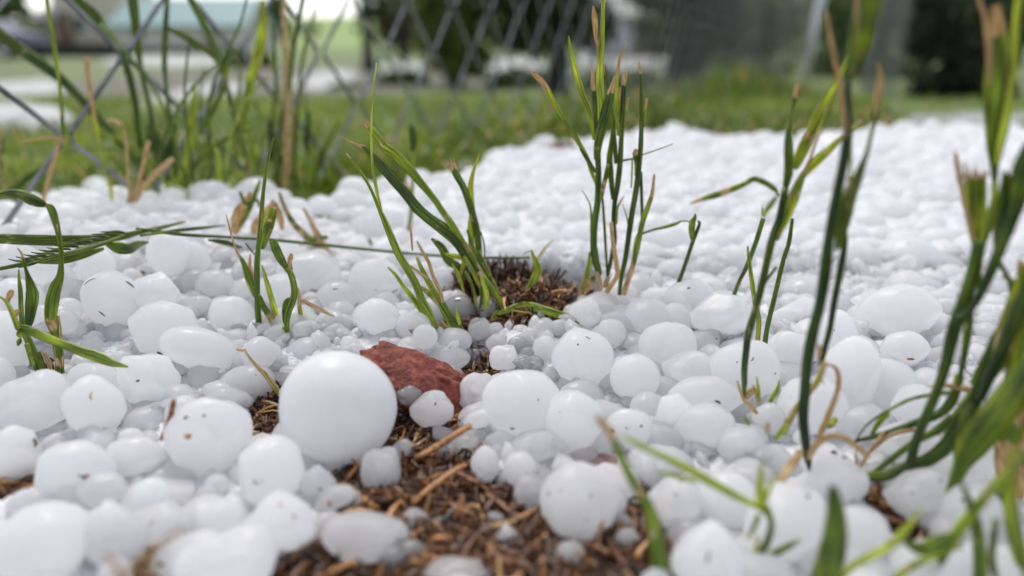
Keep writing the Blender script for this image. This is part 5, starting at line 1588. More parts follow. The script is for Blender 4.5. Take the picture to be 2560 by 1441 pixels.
# upright tuft right of centre
plant('grass_tuft', 'upright tuft with tall torn tan tipped blades right of centre', 1500, 735, [
 T([(1462, 735, 8), (1480, 700, 12), (1497, 685, 14), (1489, 652, 18), (1484, 616, 18), (1486, 560, 17), (1494, 505, 16), (1496, 436, 15), (1494, 380, 15), (1491, 319, 14), (1486, 250, 13), (1483, 217, 12), (1482, 190, 9), (1481, 168, 3)], hue=.12, tip=.09, base=.07),
 B([(1496, 390, 10), (1502, 330, 16), (1503, 278, 17), (1500, 194, 18), (1504, 111, 15), (1507, 56, 11), (1508, 0, 9), (1508, -40, 8)], hue=.75, dy=-.2),
 B([(1499, 180, 6), (1497, 133, 8), (1491, 97, 11), (1488, 64, 15), (1486, 36, 14), (1483, 15, 3)], hue=.5, tip=.62, dy=0),
 B([(1485, 350, 8), (1480, 310, 12), (1472, 278, 15), (1455, 236, 17), (1439, 180, 15), (1428, 130, 9), (1421, 90, 2)], hue=.7, dy=.4),
 B([(1492, 470, 7), (1489, 455, 9), (1478, 428, 10), (1467, 394, 11), (1439, 344, 12), (1411, 300, 14), (1380, 250, 15), (1364, 217, 15), (1348, 198, 15), (1331, 180, 13)], hue=.6, tip=.17, dy=.3),
 B([(1489, 432, 7), (1480, 418, 10), (1469, 400, 10), (1450, 372, 5)], hue=.25, dy=.2),
 B([(1492, 400, 14), (1494, 366, 20), (1505, 319, 26), (1519, 264, 26), (1527, 232, 20), (1534, 205, 10), (1537, 190, 3)], hue=.18, tip=.2, scar=.02, dy=-.3),
 B([(1540, 410, 10), (1538, 370, 11), (1535, 333, 9), (1530, 278, 7), (1519, 208, 5), (1512, 160, 3)], hue=.3, dy=.3),
 T([(1517, 720, 8), (1520, 690, 8), (1526, 658, 10), (1536, 602, 12), (1534, 547, 11), (1537, 505, 12), (1544, 463, 14), (1550, 408, 14), (1554, 333, 12), (1558, 250, 12), (1560, 205, 12), (1562, 190, 14), (1562, 178, 12)], hue=.12, tip=.06, dy=.2),
 B([(1545, 340, 6), (1544, 290, 9), (1542, 240, 11), (1542, 200, 10), (1549, 150, 7), (1558, 125, 4), (1565, 108, 2)], hue=.8, tip=.35, dy=.6),
 B([(1503, 500, 8), (1508, 470, 11), (1515, 440, 12), (1520, 410, 8)], hue=.4, scar=.3, dy=-.2),
 T([(1519, 700, 6), (1514, 616, 7), (1508, 519, 7), (1503, 477, 4)], hue=.2, dy=.3),
 T([(1548, 738, 9), (1554, 690, 11), (1564, 644, 13), (1578, 547, 14), (1592, 463, 14), (1600, 390, 13), (1603, 330, 11), (1603, 250, 10), (1603, 205, 9), (1600, 175, 7), (1597, 153, 4)], hue=.12, tip=.05, dy=0),
 T([(1559, 737, 13), (1570, 700, 14), (1580, 672, 13), (1594, 616, 13), (1605, 560, 14), (1619, 519, 13), (1630, 485, 10), (1636, 436, 5)], hue=.5, tip=.18, base=.28, dy=-.2),
 T([(1606, 562, 8), (1604, 491, 8), (1602, 430, 8)], hue=.15, dy=.1),
 T([(1603, 585, 6), (1636, 574, 6), (1658, 569, 8), (1689, 560, 9), (1705, 553, 4), (1728, 555, 4)], hue=.35, dy=0),
 T([(1498, 765, 12), (1519, 727, 13), (1536, 702, 12), (1544, 685, 12), (1541, 658, 11), (1533, 610, 11), (1528, 556, 10)], dry=.75, hue=.5, dy=-.6),
 T([(1453, 725, 7), (1469, 671, 8), (1475, 630, 6)], hue=.55, scar=.1, dy=.1), T([(1467, 700, 5), (1480, 650, 6), (1484, 620, 5)], hue=.7, dy=0), T([(1498, 700, 8), (1494, 650, 9), (1490, 618, 8)], hue=.5, dy=.1),
 T([(1477, 580, 5), (1478, 547, 6), (1475, 513, 4), (1464, 490, 3), (1454, 476, 2)], hue=.6, dy=.2),
 T([(1541, 560, 6), (1543, 524, 6), (1551, 505, 5), (1560, 490, 3)], hue=.55, dy=.1, tip=.3), T([(1572, 570, 5), (1566, 540, 4), (1556, 510, 2)], hue=.8, dy=.2),
 T([(1591, 440, 9), (1591, 405, 11), (1587, 385, 12), (1592, 373, 9)], hue=.4, tip=.25, dy=.1), T([(1604, 388, 3), (1640, 376, 3), (1682, 360, 2)], hue=.35, dy=.1), T([(1553, 403, 6), (1572, 399, 5), (1592, 396, 5)], hue=.4, dy=.1),
 B([(1609, 320, 4), (1611, 290, 7), (1614, 264, 9), (1617, 246, 9)], hue=.7, tip=.3, dy=.1), B([(1547, 305, 8), (1549, 260, 9), (1551, 218, 7)], hue=.6, tip=.35, dy=.2), B([(1560, 290, 5), (1567, 268, 7), (1573, 243, 4)], hue=.7, tip=.5, dy=.3),
 B([(1480, 725, 8), (1474, 705, 14), (1478, 685, 5)], dry=1, dy=0), B([(1500, 730, 8), (1496, 700, 15), (1492, 680, 8)], dry=.9, dy=-.2), B([(1448, 740, 8), (1456, 720, 14), (1466, 705, 5)], dry=.6, hue=.8, dy=.1),
 B([(1510, 720, 6), (1518, 700, 12), (1524, 690, 4)], dry=1, dy=.1), T([(1583, 650, 6), (1588, 610, 7), (1594, 585, 6)], hue=.8, dry=.3, dy=0), T([(1578, 470, 4), (1580, 430, 5), (1581, 395, 4)], hue=.9, dy=.3),
 B([(1532, 500, 8), (1528, 450, 14), (1524, 400, 16), (1530, 350, 12), (1536, 300, 5)], hue=.25, dy=.4),
], z=.017)
plant('leaning_grass', 'single leaning stem with a small folded bud between the two right tufts', 1678, 740, [
 T([(1674, 748, 7), (1694, 713, 10), (1714, 658, 10), (1733, 602, 10), (1744, 574, 9), (1749, 558, 7), (1744, 553, 4)], hue=.12),
 B([(1732, 604, 8), (1729, 580, 15), (1731, 558, 16), (1737, 545, 10), (1738, 534, 3)], hue=.35, dy=-.1)], z=.018)

# tall dark stems and the bright blade beside them
plant('grass_tuft', 'tuft with dark jointed stems, a broad bright blade and a folded dry leaf', 1861, 994, [
 T([(1860, 1000, 6), (1861, 965, 13), (1861, 922, 16), (1865, 880, 17), (1871, 835, 18), (1889, 773, 18), (1909, 693, 18), (1930, 600, 19), (1950, 540, 18), (1963, 470, 19)], hue=.06, scar=.02),
 B([(1963, 474, 14), (1970, 440, 21), (1972, 418, 22), (1972, 375, 23), (1972, 340, 18), (1977, 305, 7), (1982, 270, 6), (1986, 250, 10), (1992, 225, 14), (1996, 205, 9)], hue=.25, tip=.14, dy=.1),
 B([(1985, 424, 12), (1990, 412, 22), (2005, 379, 29), (2030, 327, 30), (2051, 281, 28), (2076, 235, 24), (2097, 195, 18), (2112, 160, 10), (2120, 135, 4)], hue=.72, scar=.07, dy=.5),
 B([(1943, 602, 8), (1950, 575, 17), (1963, 547, 24), (1981, 501, 28), (1999, 455, 20), (2021, 409, 9), (2039, 357, 7), (2048, 335, 5), (2057, 318, 2)], hue=.55, scar=.16, tip=.32, dy=.1),
 B([(2012, 440, 8), (2024, 424, 18), (2045, 400, 25), (2076, 372, 18), (2098, 350, 13), (2115, 338, 8), (2135, 322, 5), (2155, 302, 7)], hue=.8, scar=.1, tip=.08, dy=.4),
 B([(1946, 492, 5), (1940, 478, 9), (1932, 470, 13), (1914, 458, 14), (1886, 448, 15), (1866, 458, 15), (1847, 467, 16), (1807, 482, 17), (1782, 490, 16), (1761, 496, 12), (1740, 504, 8), (1724, 510, 3)], hue=.4, scar=.22, tip=.12, dy=.4),
 T([(1835, 738, 10), (1850, 700, 10), (1866, 668, 11), (1889, 608, 12), (1908, 547, 12)], hue=.18, b_=.022), B([(1908, 552, 11), (1913, 532, 14), (1926, 513, 14), (1936, 500, 12), (1945, 489, 6)], hue=.45, b_=.022, dy=9),
 T([(1910, 540, 4), (1907, 528, 5), (1907, 512, 2)], hue=.7, dy=.6),
 T([(1910, 886, 13), (1917, 825, 12), (1937, 741, 12), (1958, 652, 11), (1972, 608, 11), (1981, 547, 8)], hue=.2, b_=.016),
 T([(1893, 862, 12), (1897, 801, 12), (1885, 741, 12), (1873, 652, 9), (1869, 616, 4)], hue=.6, scar=.12, b_=.016),
 T([(1908, 712, 7), (1922, 693, 8), (1941, 668, 6)], hue=.1, dy=.6),
 B([(1897, 1004, 8), (1896, 975, 9), (1891, 941, 2)], hue=.7, dy=-.1), B([(1924, 1006, 10), (1935, 988, 12), (1945, 970, 9), (1948, 948, 2)], hue=.75, dy=0), B([(1873, 1063, 9), (1867, 1052, 9), (1860, 1038, 2)], hue=.5, b_=.016),
 T([(1859, 1000, 7), (1850, 975, 7), (1843, 953, 4)], dry=1, dy=-.1), B([(1893, 1035, 8), (1876, 1015, 10), (1858, 1000, 6)], dry=.9, hue=.7, b_=.016),
 B([(1866, 998, 6), (1874, 984, 17), (1884, 976, 16), (1892, 985, 12), (1897, 1012, 5)], dry=1, dy=-.1), B([(1885, 980, 4), (1884, 970, 6), (1884, 962, 3)], dry=1, dy=-.1),
], z=.016)
plant('grass_tuft', 'tall nearly black stems with a tan split leaf and dry curled leaves at their foot', 2018, 1150, [
 T([(2024, 1178, 5), (2020, 1150, 18), (2017, 1130, 20), (2010, 1075, 24), (2008, 1035, 25), (2012, 982, 25), (2019, 902, 27), (2033, 828, 27), (2050, 761, 26), (2063, 680, 29), (2070, 617, 26), (2084, 531, 25), (2099, 455, 25), (2111, 394, 25), (2118, 333, 23), (2119, 272, 20), (2121, 180, 16), (2128, 100, 13), (2138, 20, 12), (2146, -40, 12)], hue=-.05, scar=-.2),
 B([(2116, 345, 7), (2113, 310, 10), (2106, 256, 12), (2097, 198, 12), (2086, 150, 11), (2075, 90, 9), (2062, 28, 6)], dry=.95, dy=-.1),
 T([(2052, 912, 13), (2062, 870, 14), (2074, 825, 15), (2086, 753, 16), (2102, 672, 17), (2112, 608, 15), (2110, 570, 12)], hue=-.02, scar=.0, dy=.9),
 B([(2090, 625, 10), (2098, 606, 20), (2108, 555, 33), (2118, 510, 36), (2128, 480, 32), (2143, 446, 25), (2157, 410, 16), (2168, 380, 11), (2182, 317, 10), (2189, 272, 12), (2198, 226, 17), (2201, 190, 12), (2193, 153, 3)], hue=.28, tip=.25, scar=.06, dy=.3),
 T([(2126, 458, 7), (2127, 390, 6), (2129, 335, 7), (2140, 314, 9), (2155, 302, 7)], hue=.8, dy=.5, tip=.1),
 B([(2116, 500, 6), (2124, 470, 12), (2122, 440, 5)], dry=.9, dy=.3),
 T([(1958, 1085, 12), (1975, 1050, 16), (1990, 1023, 16), (2022, 982, 16), (2045, 950, 17), (2062, 905, 15)], dry=.55, hue=.5, dy=.4),
 B([(2060, 918, 4), (2075, 913, 6), (2090, 922, 9), (2097, 945, 12), (2094, 975, 12), (2086, 1002, 13), (2076, 1025, 14), (2066, 1051, 15), (2054, 1078, 15), (2044, 1102, 10)], dry=.8, hue=.4, dy=.4),
 B([(2022, 1150, 8), (2028, 1132, 15), (2042, 1111, 17), (2058, 1098, 16), (2078, 1091, 14), (2102, 1092, 14), (2125, 1104, 14), (2148, 1122, 13), (2172, 1146, 11)], dry=.9, dy=-.4),
 B([(2004, 1125, 12), (1994, 1142, 20), (1974, 1168, 22), (1952, 1202, 18), (1938, 1228, 14), (1922, 1255, 8)], dry=.85, dy=-.7, lean=-1.5),
 B([(1938, 1100, 6), (1950, 1085, 14), (1962, 1065, 10), (1964, 1044, 2)], hue=.7, dy=.3), B([(2066, 1070, 8), (2080, 1058, 20), (2092, 1045, 12)], hue=.65, scar=.1, dy=.8),
 T([(2046, 938, 6), (2056, 952, 5), (2060, 962, 2)], dry=1, dy=.4), B([(2046, 900, 6), (2050, 880, 12), (2046, 860, 5)], dry=.9, dy=.5),
 B([(2118, 180, 14), (2132, 160, 28), (2148, 128, 40), (2160, 85, 46), (2170, 40, 50), (2178, 0, 52), (2184, -50, 48)], hue=.42, scar=.02, dy=-3.2, lean=-1),
 B([(2132, 190, 5), (2137, 140, 8), (2140, 80, 11), (2141, 20, 10), (2142, -40, 9)], dry=.95, dy=-.3),
 B([(1915, 1085, 4), (1918, 1070, 12), (1922, 1055, 4)], dry=.9, dy=0),
], z=.012)

# blurred clump at the right edge
plant('grass_clump', 'large blurred clump of crossing dark and bright blades filling the right edge', 2250, 1240, [
 T([(2444, 720, 10), (2452, 640, 14), (2470, 560, 15), (2484, 500, 15), (2487, 450, 14)], hue=.55, dy=.5),
 B([(2486, 470, 10), (2486, 416, 20), (2487, 370, 36), (2488, 300, 46), (2489, 230, 52), (2492, 173, 52), (2494, 110, 44), (2493, 60, 34), (2488, 14, 20)], hue=.38, tip=.16, dy=.5),
 B([(2492, 415, 10), (2502, 360, 18), (2513, 312, 20), (2527, 208, 19), (2534, 121, 18), (2540, 60, 17), (2546, 10, 18), (2556, -40, 20)], hue=.95, scar=-.1, dy=.3),
 B([(2474, 212, 5), (2474, 180, 10), (2471, 121, 15), (2464, 52, 12), (2452, 15, 10), (2442, -20, 8)], dry=.95, dy=.4),
 T([(2160, 1318, 16), (2210, 1257, 20), (2255, 1200, 22), (2274, 1165, 22), (2289, 1106, 22), (2323, 1024, 24), (2349, 960, 24), (2366, 905, 26), (2376, 860, 30), (2388, 815, 34), (2411, 750, 30), (2432, 680, 30), (2442, 625, 27), (2446, 606, 24)], hue=.08, scar=-.1),
 B([(2442, 614, 22), (2440, 580, 34), (2438, 530, 46), (2438, 480, 48), (2438, 440, 46)], hue=.55, jag=True, tip=.05, dy=.9),
 B([(2439, 606, 6), (2425, 560, 9), (2411, 509, 11), (2400, 450, 12), (2391, 400, 11), (2388, 380, 6)], dry=.8, dy=.8),
 B([(2452, 625, 10), (2464, 580, 24), (2476, 535, 20), (2492, 490, 10)], hue=.85, dy=.7),
 T([(2392, 800, 18), (2430, 769, 20), (2473, 687, 26), (2505, 610, 28), (2535, 530, 34), (2565, 440, 40), (2600, 360, 44)], hue=.02, scar=-.2, dy=-.3),
 B([(2492, 640, 10), (2500, 600, 32), (2512, 540, 50), (2520, 480, 42), (2512, 430, 10)], hue=.2, dy=-.1), B([(2530, 560, 10), (2545, 480, 34), (2560, 420, 50), (2590, 360, 50)], hue=.1, dy=-.6),
 B([(2353, 1325, 16), (2366, 1275, 20), (2380, 1225, 24), (2405, 1163, 40), (2435, 1115, 64), (2473, 1060, 74), (2518, 1005, 74), (2560, 945, 66), (2610, 880, 60)], hue=.28, scar=-.05, dy=-1.2),
 T([(2137, 1103, 8), (2173, 1095, 12), (2229, 1080, 17), (2285, 1058, 18), (2342, 1039, 20), (2379, 1003, 24), (2400, 940, 20)], hue=.15, dy=1.2),
 B([(2138, 1196, 10), (2170, 1192, 22), (2210, 1190, 26), (2248, 1174, 26), (2290, 1160, 30), (2323, 1148, 32), (2365, 1115, 36), (2398, 1061, 38), (2435, 1001, 34), (2455, 950, 32), (2475, 890, 30), (2500, 830, 26)], hue=.1, scar=-.1, dy=.2),
 T([(2180, 1186, 12), (2229, 1148, 15), (2285, 1106, 17), (2342, 1076, 20), (2380, 1040, 18)], hue=.3, dy=.5),
 B([(2530, 1300, 12), (2520, 1240, 34), (2515, 1160, 50), (2525, 1060, 56), (2540, 960, 56), (2560, 880, 50), (2580, 800, 40)], hue=.5, scar=.16, dy=-.4),
 B([(2545, 1280, 12), (2550, 1200, 30), (2548, 1100, 40), (2556, 1000, 40), (2566, 900, 30)], hue=.35, scar=.3, dy=-.2),
 T([(2540, 1460, 14), (2545, 1380, 16), (2535, 1310, 18), (2515, 1275, 20), (2500, 1230, 22)], hue=.2, dy=-1.3), T([(2500, 1460, 16), (2508, 1380, 18), (2512, 1310, 20), (2520, 1260, 22)], hue=.0, dy=-1.3),
 T([(2400, 1450, 18), (2430, 1400, 19), (2460, 1352, 20), (2490, 1300, 20), (2515, 1260, 18)], hue=.6, dy=-1.6),
 T([(2395, 965, 10), (2405, 920, 13), (2412, 880, 16), (2420, 820, 20), (2424, 770, 18)], hue=.25, dy=.9),
 T([(2430, 960, 14), (2460, 900, 16), (2490, 845, 17), (2520, 770, 14), (2540, 700, 12)], hue=.5, scar=.1, dy=.5), T([(2450, 1000, 20), (2480, 930, 26), (2515, 850, 30), (2550, 770, 34), (2590, 690, 30)], hue=.0, scar=-.1, dy=-.4),
 B([(2470, 960, 10), (2500, 900, 40), (2530, 820, 60), (2560, 740, 60), (2590, 660, 50)], hue=.5, scar=.22, dy=-.1),
 T([(2530, 760, 8), (2522, 700, 10), (2500, 660, 12), (2492, 640, 8)], hue=.2, dy=.4), T([(2505, 690, 8), (2530, 702, 12), (2570, 716, 14)], dry=1, dy=.6), T([(2545, 690, 10), (2550, 670, 12), (2548, 650, 8)], dry=1, dy=.6), T([(2515, 830, 10), (2530, 780, 12), (2540, 730, 8)], dry=.9, dy=.5),
 B([(2140, 1308, 10), (2165, 1288, 16), (2188, 1262, 17), (2186, 1238, 14), (2172, 1228, 8), (2160, 1226, 5)], dry=.85, hue=.8, dy=0), B([(2150, 1205, 8), (2190, 1215, 26), (2230, 1245, 34), (2265, 1275, 30), (2300, 1310, 22), (2318, 1345, 10)], dry=.9, dy=.4),
 T([(2262, 1190, 6), (2300, 1202, 8), (2332, 1212, 9), (2345, 1235, 10), (2352, 1275, 10), (2362, 1330, 10), (2380, 1362, 16), (2402, 1395, 18)], dry=.75, hue=.7, dy=.3),
 T([(2141, 1100, 4), (2155, 1078, 5), (2173, 1058, 6), (2218, 1028, 8), (2270, 1001, 9), (2323, 988, 9), (2379, 981, 11)], hue=.3, dry=.3, dy=1.2), B([(2178, 1090, 8), (2195, 1060, 13), (2215, 1038, 14), (2222, 1026, 5)], hue=.6, dy=1.3),
 T([(2142, 1110, 4), (2140, 1150, 5), (2143, 1185, 8), (2135, 1215, 10)], dry=.9, dy=.9), T([(2150, 1170, 8), (2180, 1120, 9), (2210, 1080, 8)], dry=.8, dy=.9), T([(2170, 1135, 8), (2215, 1095, 10), (2260, 1078, 12), (2290, 1075, 10)], dry=.8, dy=1.1),
 B([(2175, 1270, 8), (2220, 1285, 16), (2268, 1300, 12), (2280, 1305, 4)], hue=.1, dy=.4), T([(2316, 966, 4), (2345, 963, 7), (2380, 966, 14), (2420, 974, 18), (2430, 985, 10)], dry=.9, hue=.4, dy=1.0), B([(2390, 975, 6), (2392, 955, 12), (2388, 935, 5)], hue=.85, dy=1),
 B([(2462, 1140, 5), (2475, 1136, 12), (2480, 1120, 10), (2472, 1110, 3)], hue=.85, dy=.8),
 B([(2430, 1010, 10), (2420, 1040, 34), (2412, 1090, 40), (2400, 1140, 30), (2390, 1180, 10)], hue=.3, dy=-.6), T([(2340, 1085, 14), (2370, 1060, 16), (2400, 1020, 14), (2425, 985, 12)], hue=.55, dy=.7),
], z=.004)

# near, strongly blurred blades along the bottom
plant('near_grass', 'near blurred stem with tan tip leaning left over the bottom mulch', 1650, 1441, [
 T([(1662, 1500, 44), (1652, 1430, 48), (1641, 1352, 42), (1625, 1275, 28), (1592, 1220, 24), (1561, 1162, 22), (1527, 1086, 20), (1505, 1058, 18), (1492, 1040, 14)], hue=.45, dry=.0, tip=.13, scar=.10, dy=0, lean=.5)], z=.0, dYs=-.006)
plant('forked_grass', 'blurred forked stem at the bottom with one long blade lying left', 1870, 1441, [
 T([(1835, 1470, 26), (1860, 1425, 24), (1889, 1398, 22), (1919, 1352, 18), (1928, 1306, 16), (1913, 1269, 22)], hue=.25), T([(1900, 1405, 14), (1935, 1385, 18), (1970, 1366, 16), (1998, 1350, 8)], hue=.4, scar=.1),
 B([(1905, 1275, 14), (1889, 1264, 15), (1860, 1250, 18), (1827, 1233, 20), (1766, 1199, 24), (1705, 1165, 20), (1644, 1135, 16), (1582, 1104, 12), (1562, 1094, 6), (1546, 1092, 3)], hue=.72, lean=.3),
 B([(1908, 1285, 14), (1902, 1250, 26), (1901, 1214, 20), (1903, 1180, 13), (1905, 1150, 5)], hue=.95), B([(1910, 1265, 8), (1920, 1230, 12), (1932, 1200, 9), (1940, 1180, 3)], hue=.8),
 T([(1868, 1350, 8), (1884, 1320, 12), (1896, 1290, 14)], hue=.3, dry=.4), T([(1895, 1340, 8), (1890, 1370, 10), (1882, 1380, 6)], hue=.8, dry=.5), B([(1640, 1180, 5), (1690, 1190, 12), (1740, 1205, 8)], hue=.8, dy=.6),
], z=.004)
plant('near_grass', 'thick out of focus blade rising from the bottom edge right of centre', 2075, 1460, [
 B([(2040, 1540, 66), (2060, 1460, 68), (2076, 1400, 66), (2088, 1340, 58), (2090, 1290, 46), (2087, 1250, 36), (2083, 1215, 20)], hue=.3, scar=.06, twist=.15),
 B([(2070, 1500, 10), (2116, 1430, 16), (2165, 1396, 18), (2221, 1366, 19), (2255, 1335, 20), (2285, 1300, 12)], hue=.85, dy=.2),
 B([(2255, 1350, 12), (2300, 1372, 34), (2350, 1358, 44), (2380, 1340, 20)], hue=.35, dy=.2), T([(2215, 1362, 10), (2260, 1330, 14), (2290, 1290, 10), (2300, 1270, 5)], hue=.9, dy=.2)], z=.0, dYs=-.012)
plant('near_grass', 'loose group of near blurred blades crossing the bottom right corner', 2380, 1441, [
 B([(2300, 1500, 20), (2330, 1430, 26), (2380, 1350, 28), (2440, 1270, 26), (2510, 1190, 22), (2580, 1120, 14)], hue=.45, scar=.08), B([(2440, 1520, 24), (2450, 1430, 32), (2445, 1340, 30), (2425, 1260, 20), (2400, 1200, 6)], hue=.3, scar=.05),
 B([(2580, 1480, 24), (2550, 1390, 34), (2530, 1300, 36), (2525, 1200, 26), (2535, 1120, 8)], hue=.6, scar=.12), T([(2200, 1480, 16), (2260, 1430, 18), (2330, 1390, 16), (2400, 1365, 12)], hue=.7, scar=.1), T([(2500, 1500, 18), (2480, 1400, 18), (2490, 1300, 16)], hue=.2, dry=.3)], z=.0, dYs=-.010)
plant('dry_twig', 'blurred brown twig on the hail in the lower left', 300, 1430, [
 T([(290, 1470, 14), (330, 1420, 16), (370, 1380, 14), (410, 1352, 12), (455, 1322, 9)], dry=1, hue=.2), T([(300, 1441, 14), (285, 1410, 12), (262, 1385, 10)], dry=1, hue=.1), T([(360, 1441, 14), (385, 1410, 10), (350, 1390, 9)], dry=1, hue=.1)], z=.028)

# taller blurred grass behind, at and beyond the left end of the hail
def bgplant(name, label, u, v, Y, strands, cat='grass', group=None):
    p = at_Y(u, v, Y); root = empty(name, p); tag(root, label, cat, group); inv = -Vector(p)
    for s in strands:
        s = dict(s); pts = s.pop('p'); yy = Y + s.pop('dy', 0) * .01
        strand(root, inv, pts, Y=yy, **s)
bgplant('grass_stalk', 'speckled tall stalk with brown foot near the left edge, nearly sharp', 108, 505, .345, [
 T([(106, 512, 10), (118, 460, 10), (132, 410, 9), (143, 375, 8), (155, 338, 7)], dry=.75, hue=.5), T([(160, 365, 8), (157, 307, 9), (150, 230, 8), (146, 190, 9), (140, 150, 10), (134, 100, 10), (124, 50, 9), (116, 0, 8), (112, -40, 7)], hue=.6, scar=.16),
 T([(150, 350, 6), (120, 345, 5), (90, 350, 5), (50, 355, 3)], dry=.8, hue=.7)])
bgplant('dry_stalk', 'thin tan stalk with cut orange tip near the upper left', 278, 496, .37, [T([(280, 500, 9), (275, 460, 9), (265, 425, 9), (249, 361, 9), (236, 295, 9), (226, 225, 10), (219, 180, 12), (216, 142, 11)], hue=.75, tip=.4, dry=.25)])
bgplant('dry_twig', 'orange brown broken twigs standing on the left hail skyline', 335, 515, .37, [
 T([(335, 525, 12), (350, 480, 12), (380, 444, 14), (410, 416, 15), (432, 398, 12)], dry=1, hue=.2), T([(330, 515, 11), (345, 460, 10), (356, 420, 10), (372, 354, 9)], dry=1, hue=.3), T([(322, 515, 12), (326, 470, 11), (318, 420, 8), (316, 361, 8), (306, 320, 10), (290, 305, 12), (268, 303, 8)], hue=.6, dry=.6)])
bgplant('grass_clump', 'dark drooping blades crossing the fence at upper left', 360, 450, .43, [
 B([(366, 455, 10), (340, 405, 15), (314, 372, 16), (253, 303, 18), (180, 224, 22), (126, 177, 26), (54, 126, 30), (0, 87, 32), (-50, 50, 30)], hue=.12),
 B([(352, 450, 10), (350, 380, 12), (346, 325, 14), (338, 260, 16), (325, 198, 18), (307, 144, 22), (274, 94, 24), (224, 43, 24), (173, -5, 20), (140, -40, 16)], hue=.15), B([(300, 130, 6), (270, 95, 12), (245, 40, 14), (205, 5, 13), (170, -25, 10)], hue=.12),
 B([(388, 440, 8), (383, 340, 10), (375, 271, 12), (360, 210, 12), (350, 160, 14), (345, 123, 17), (338, 54, 22), (332, 0, 24), (330, -40, 22)], hue=.25),
 T([(440, 440, 9), (435, 361, 9), (422, 271, 9), (414, 200, 10), (411, 160, 13), (412, 100, 15), (415, 50, 13), (419, -10, 11)], hue=.12), B([(568, 215, 4), (556, 172, 11), (534, 141, 16), (487, 108, 18), (450, 85, 16), (420, 70, 10)], hue=.2),
 T([(622, 472, 9), (613, 397, 10), (600, 340, 11), (585, 289, 11), (563, 202, 13), (541, 126, 15), (512, 65, 17), (480, 5, 17), (465, -30, 15)], hue=.3, scar=.05),
 B([(460, 460, 12), (470, 380, 16), (480, 289, 18), (487, 240, 12), (488, 205, 4)], hue=.7), B([(500, 335, 10), (530, 280, 13), (556, 224, 13), (575, 150, 11), (580, 120, 5)], hue=.4), B([(420, 450, 12), (400, 400, 30), (385, 350, 34), (372, 310, 14)], hue=.02), B([(395, 450, 10), (415, 400, 28), (430, 350, 16), (440, 310, 5)], hue=.05)])
bgplant('grass_clump', 'tangle of thin crossing blades behind the cut tan stalk at left', 430, 470, .40, [
 T([(380, 470, 6), (400, 380, 7), (440, 280, 7), (500, 200, 6), (580, 130, 5)], hue=.3), T([(470, 470, 6), (440, 360, 7), (400, 250, 7), (330, 150, 7), (250, 60, 6)], hue=.45),
 T([(520, 470, 6), (530, 380, 7), (520, 280, 8), (545, 180, 7), (600, 60, 6), (620, -20, 5)], hue=.2), B([(455, 470, 8), (500, 400, 14), (560, 350, 13), (640, 320, 6)], hue=.35), B([(420, 470, 8), (370, 400, 13), (300, 350, 12), (225, 325, 5)], hue=.5),
 T([(560, 470, 6), (575, 350, 7), (610, 260, 6), (670, 190, 5)], hue=.55, dry=.3), T([(490, 480, 5), (470, 340, 6), (462, 220, 6), (475, 90, 5)], hue=.1), B([(540, 470, 7), (548, 420, 12), (535, 360, 10), (520, 330, 4)], hue=.8), T([(400, 480, 5), (300, 380, 6), (200, 375, 5), (140, 372, 4)], hue=.3)])
bgplant('grass_clump', 'soft green and brown stems rising right of the pale broad leaf', 740, 480, .50, [
 T([(740, 480, 8), (738, 380, 9), (745, 260, 9), (760, 130, 8), (790, 20, 7)], hue=.3), T([(725, 480, 9), (730, 350, 10), (726, 200, 11), (730, 60, 9)], hue=.5, dry=.45), T([(690, 480, 7), (680, 330, 8), (690, 200, 8), (680, 60, 7)], hue=.2), T([(670, 470, 6), (690, 400, 7), (700, 250, 7), (670, 130, 6)], hue=.6, dry=.3),
 B([(780, 480, 8), (800, 400, 14), (830, 340, 12), (850, 300, 4)], hue=.3), T([(820, 470, 6), (800, 380, 6), (770, 310, 6), (760, 230, 5)], hue=.15), B([(750, 480, 10), (720, 430, 18), (700, 390, 12), (680, 360, 4)], hue=.25)])
bgplant('grass_clump', 'pale broad leaf and brown stalks standing behind the dry leaves at upper left centre', 700, 480, .46, [
 B([(604, 330, 8), (612, 271, 16), (628, 198, 24), (645, 140, 27), (655, 80, 25), (657, 40, 20), (655, 0, 10)], hue=.62, scar=.02), T([(712, 520, 13), (712, 450, 14), (716, 397, 16), (719, 289, 20), (714, 144, 14), (709, 60, 12), (706, -30, 11)], dry=.6, hue=.4), T([(700, 480, 8), (698, 380, 9), (706, 290, 10), (722, 235, 9), (736, 108, 11), (757, 0, 12), (766, -40, 11)], hue=.1),
 T([(622, 460, 6), (650, 400, 6), (655, 330, 6), (640, 250, 5)], hue=.4), B([(676, 400, 14), (680, 360, 20), (676, 320, 16), (674, 300, 4)], hue=.0), B([(768, 380, 12), (768, 340, 20), (770, 300, 16), (772, 275, 4)], hue=.02), T([(762, 470, 6), (764, 420, 6), (768, 380, 6)], hue=.3),
 T([(560, 460, 7), (590, 380, 8), (585, 300, 7), (600, 210, 7), (590, 120, 6)], hue=.5, dry=.2), T([(650, 480, 7), (640, 400, 8), (618, 320, 8), (606, 250, 7)], hue=.6), T([(540, 455, 6), (520, 360, 7), (500, 260, 6), (510, 170, 5)], hue=.3)])
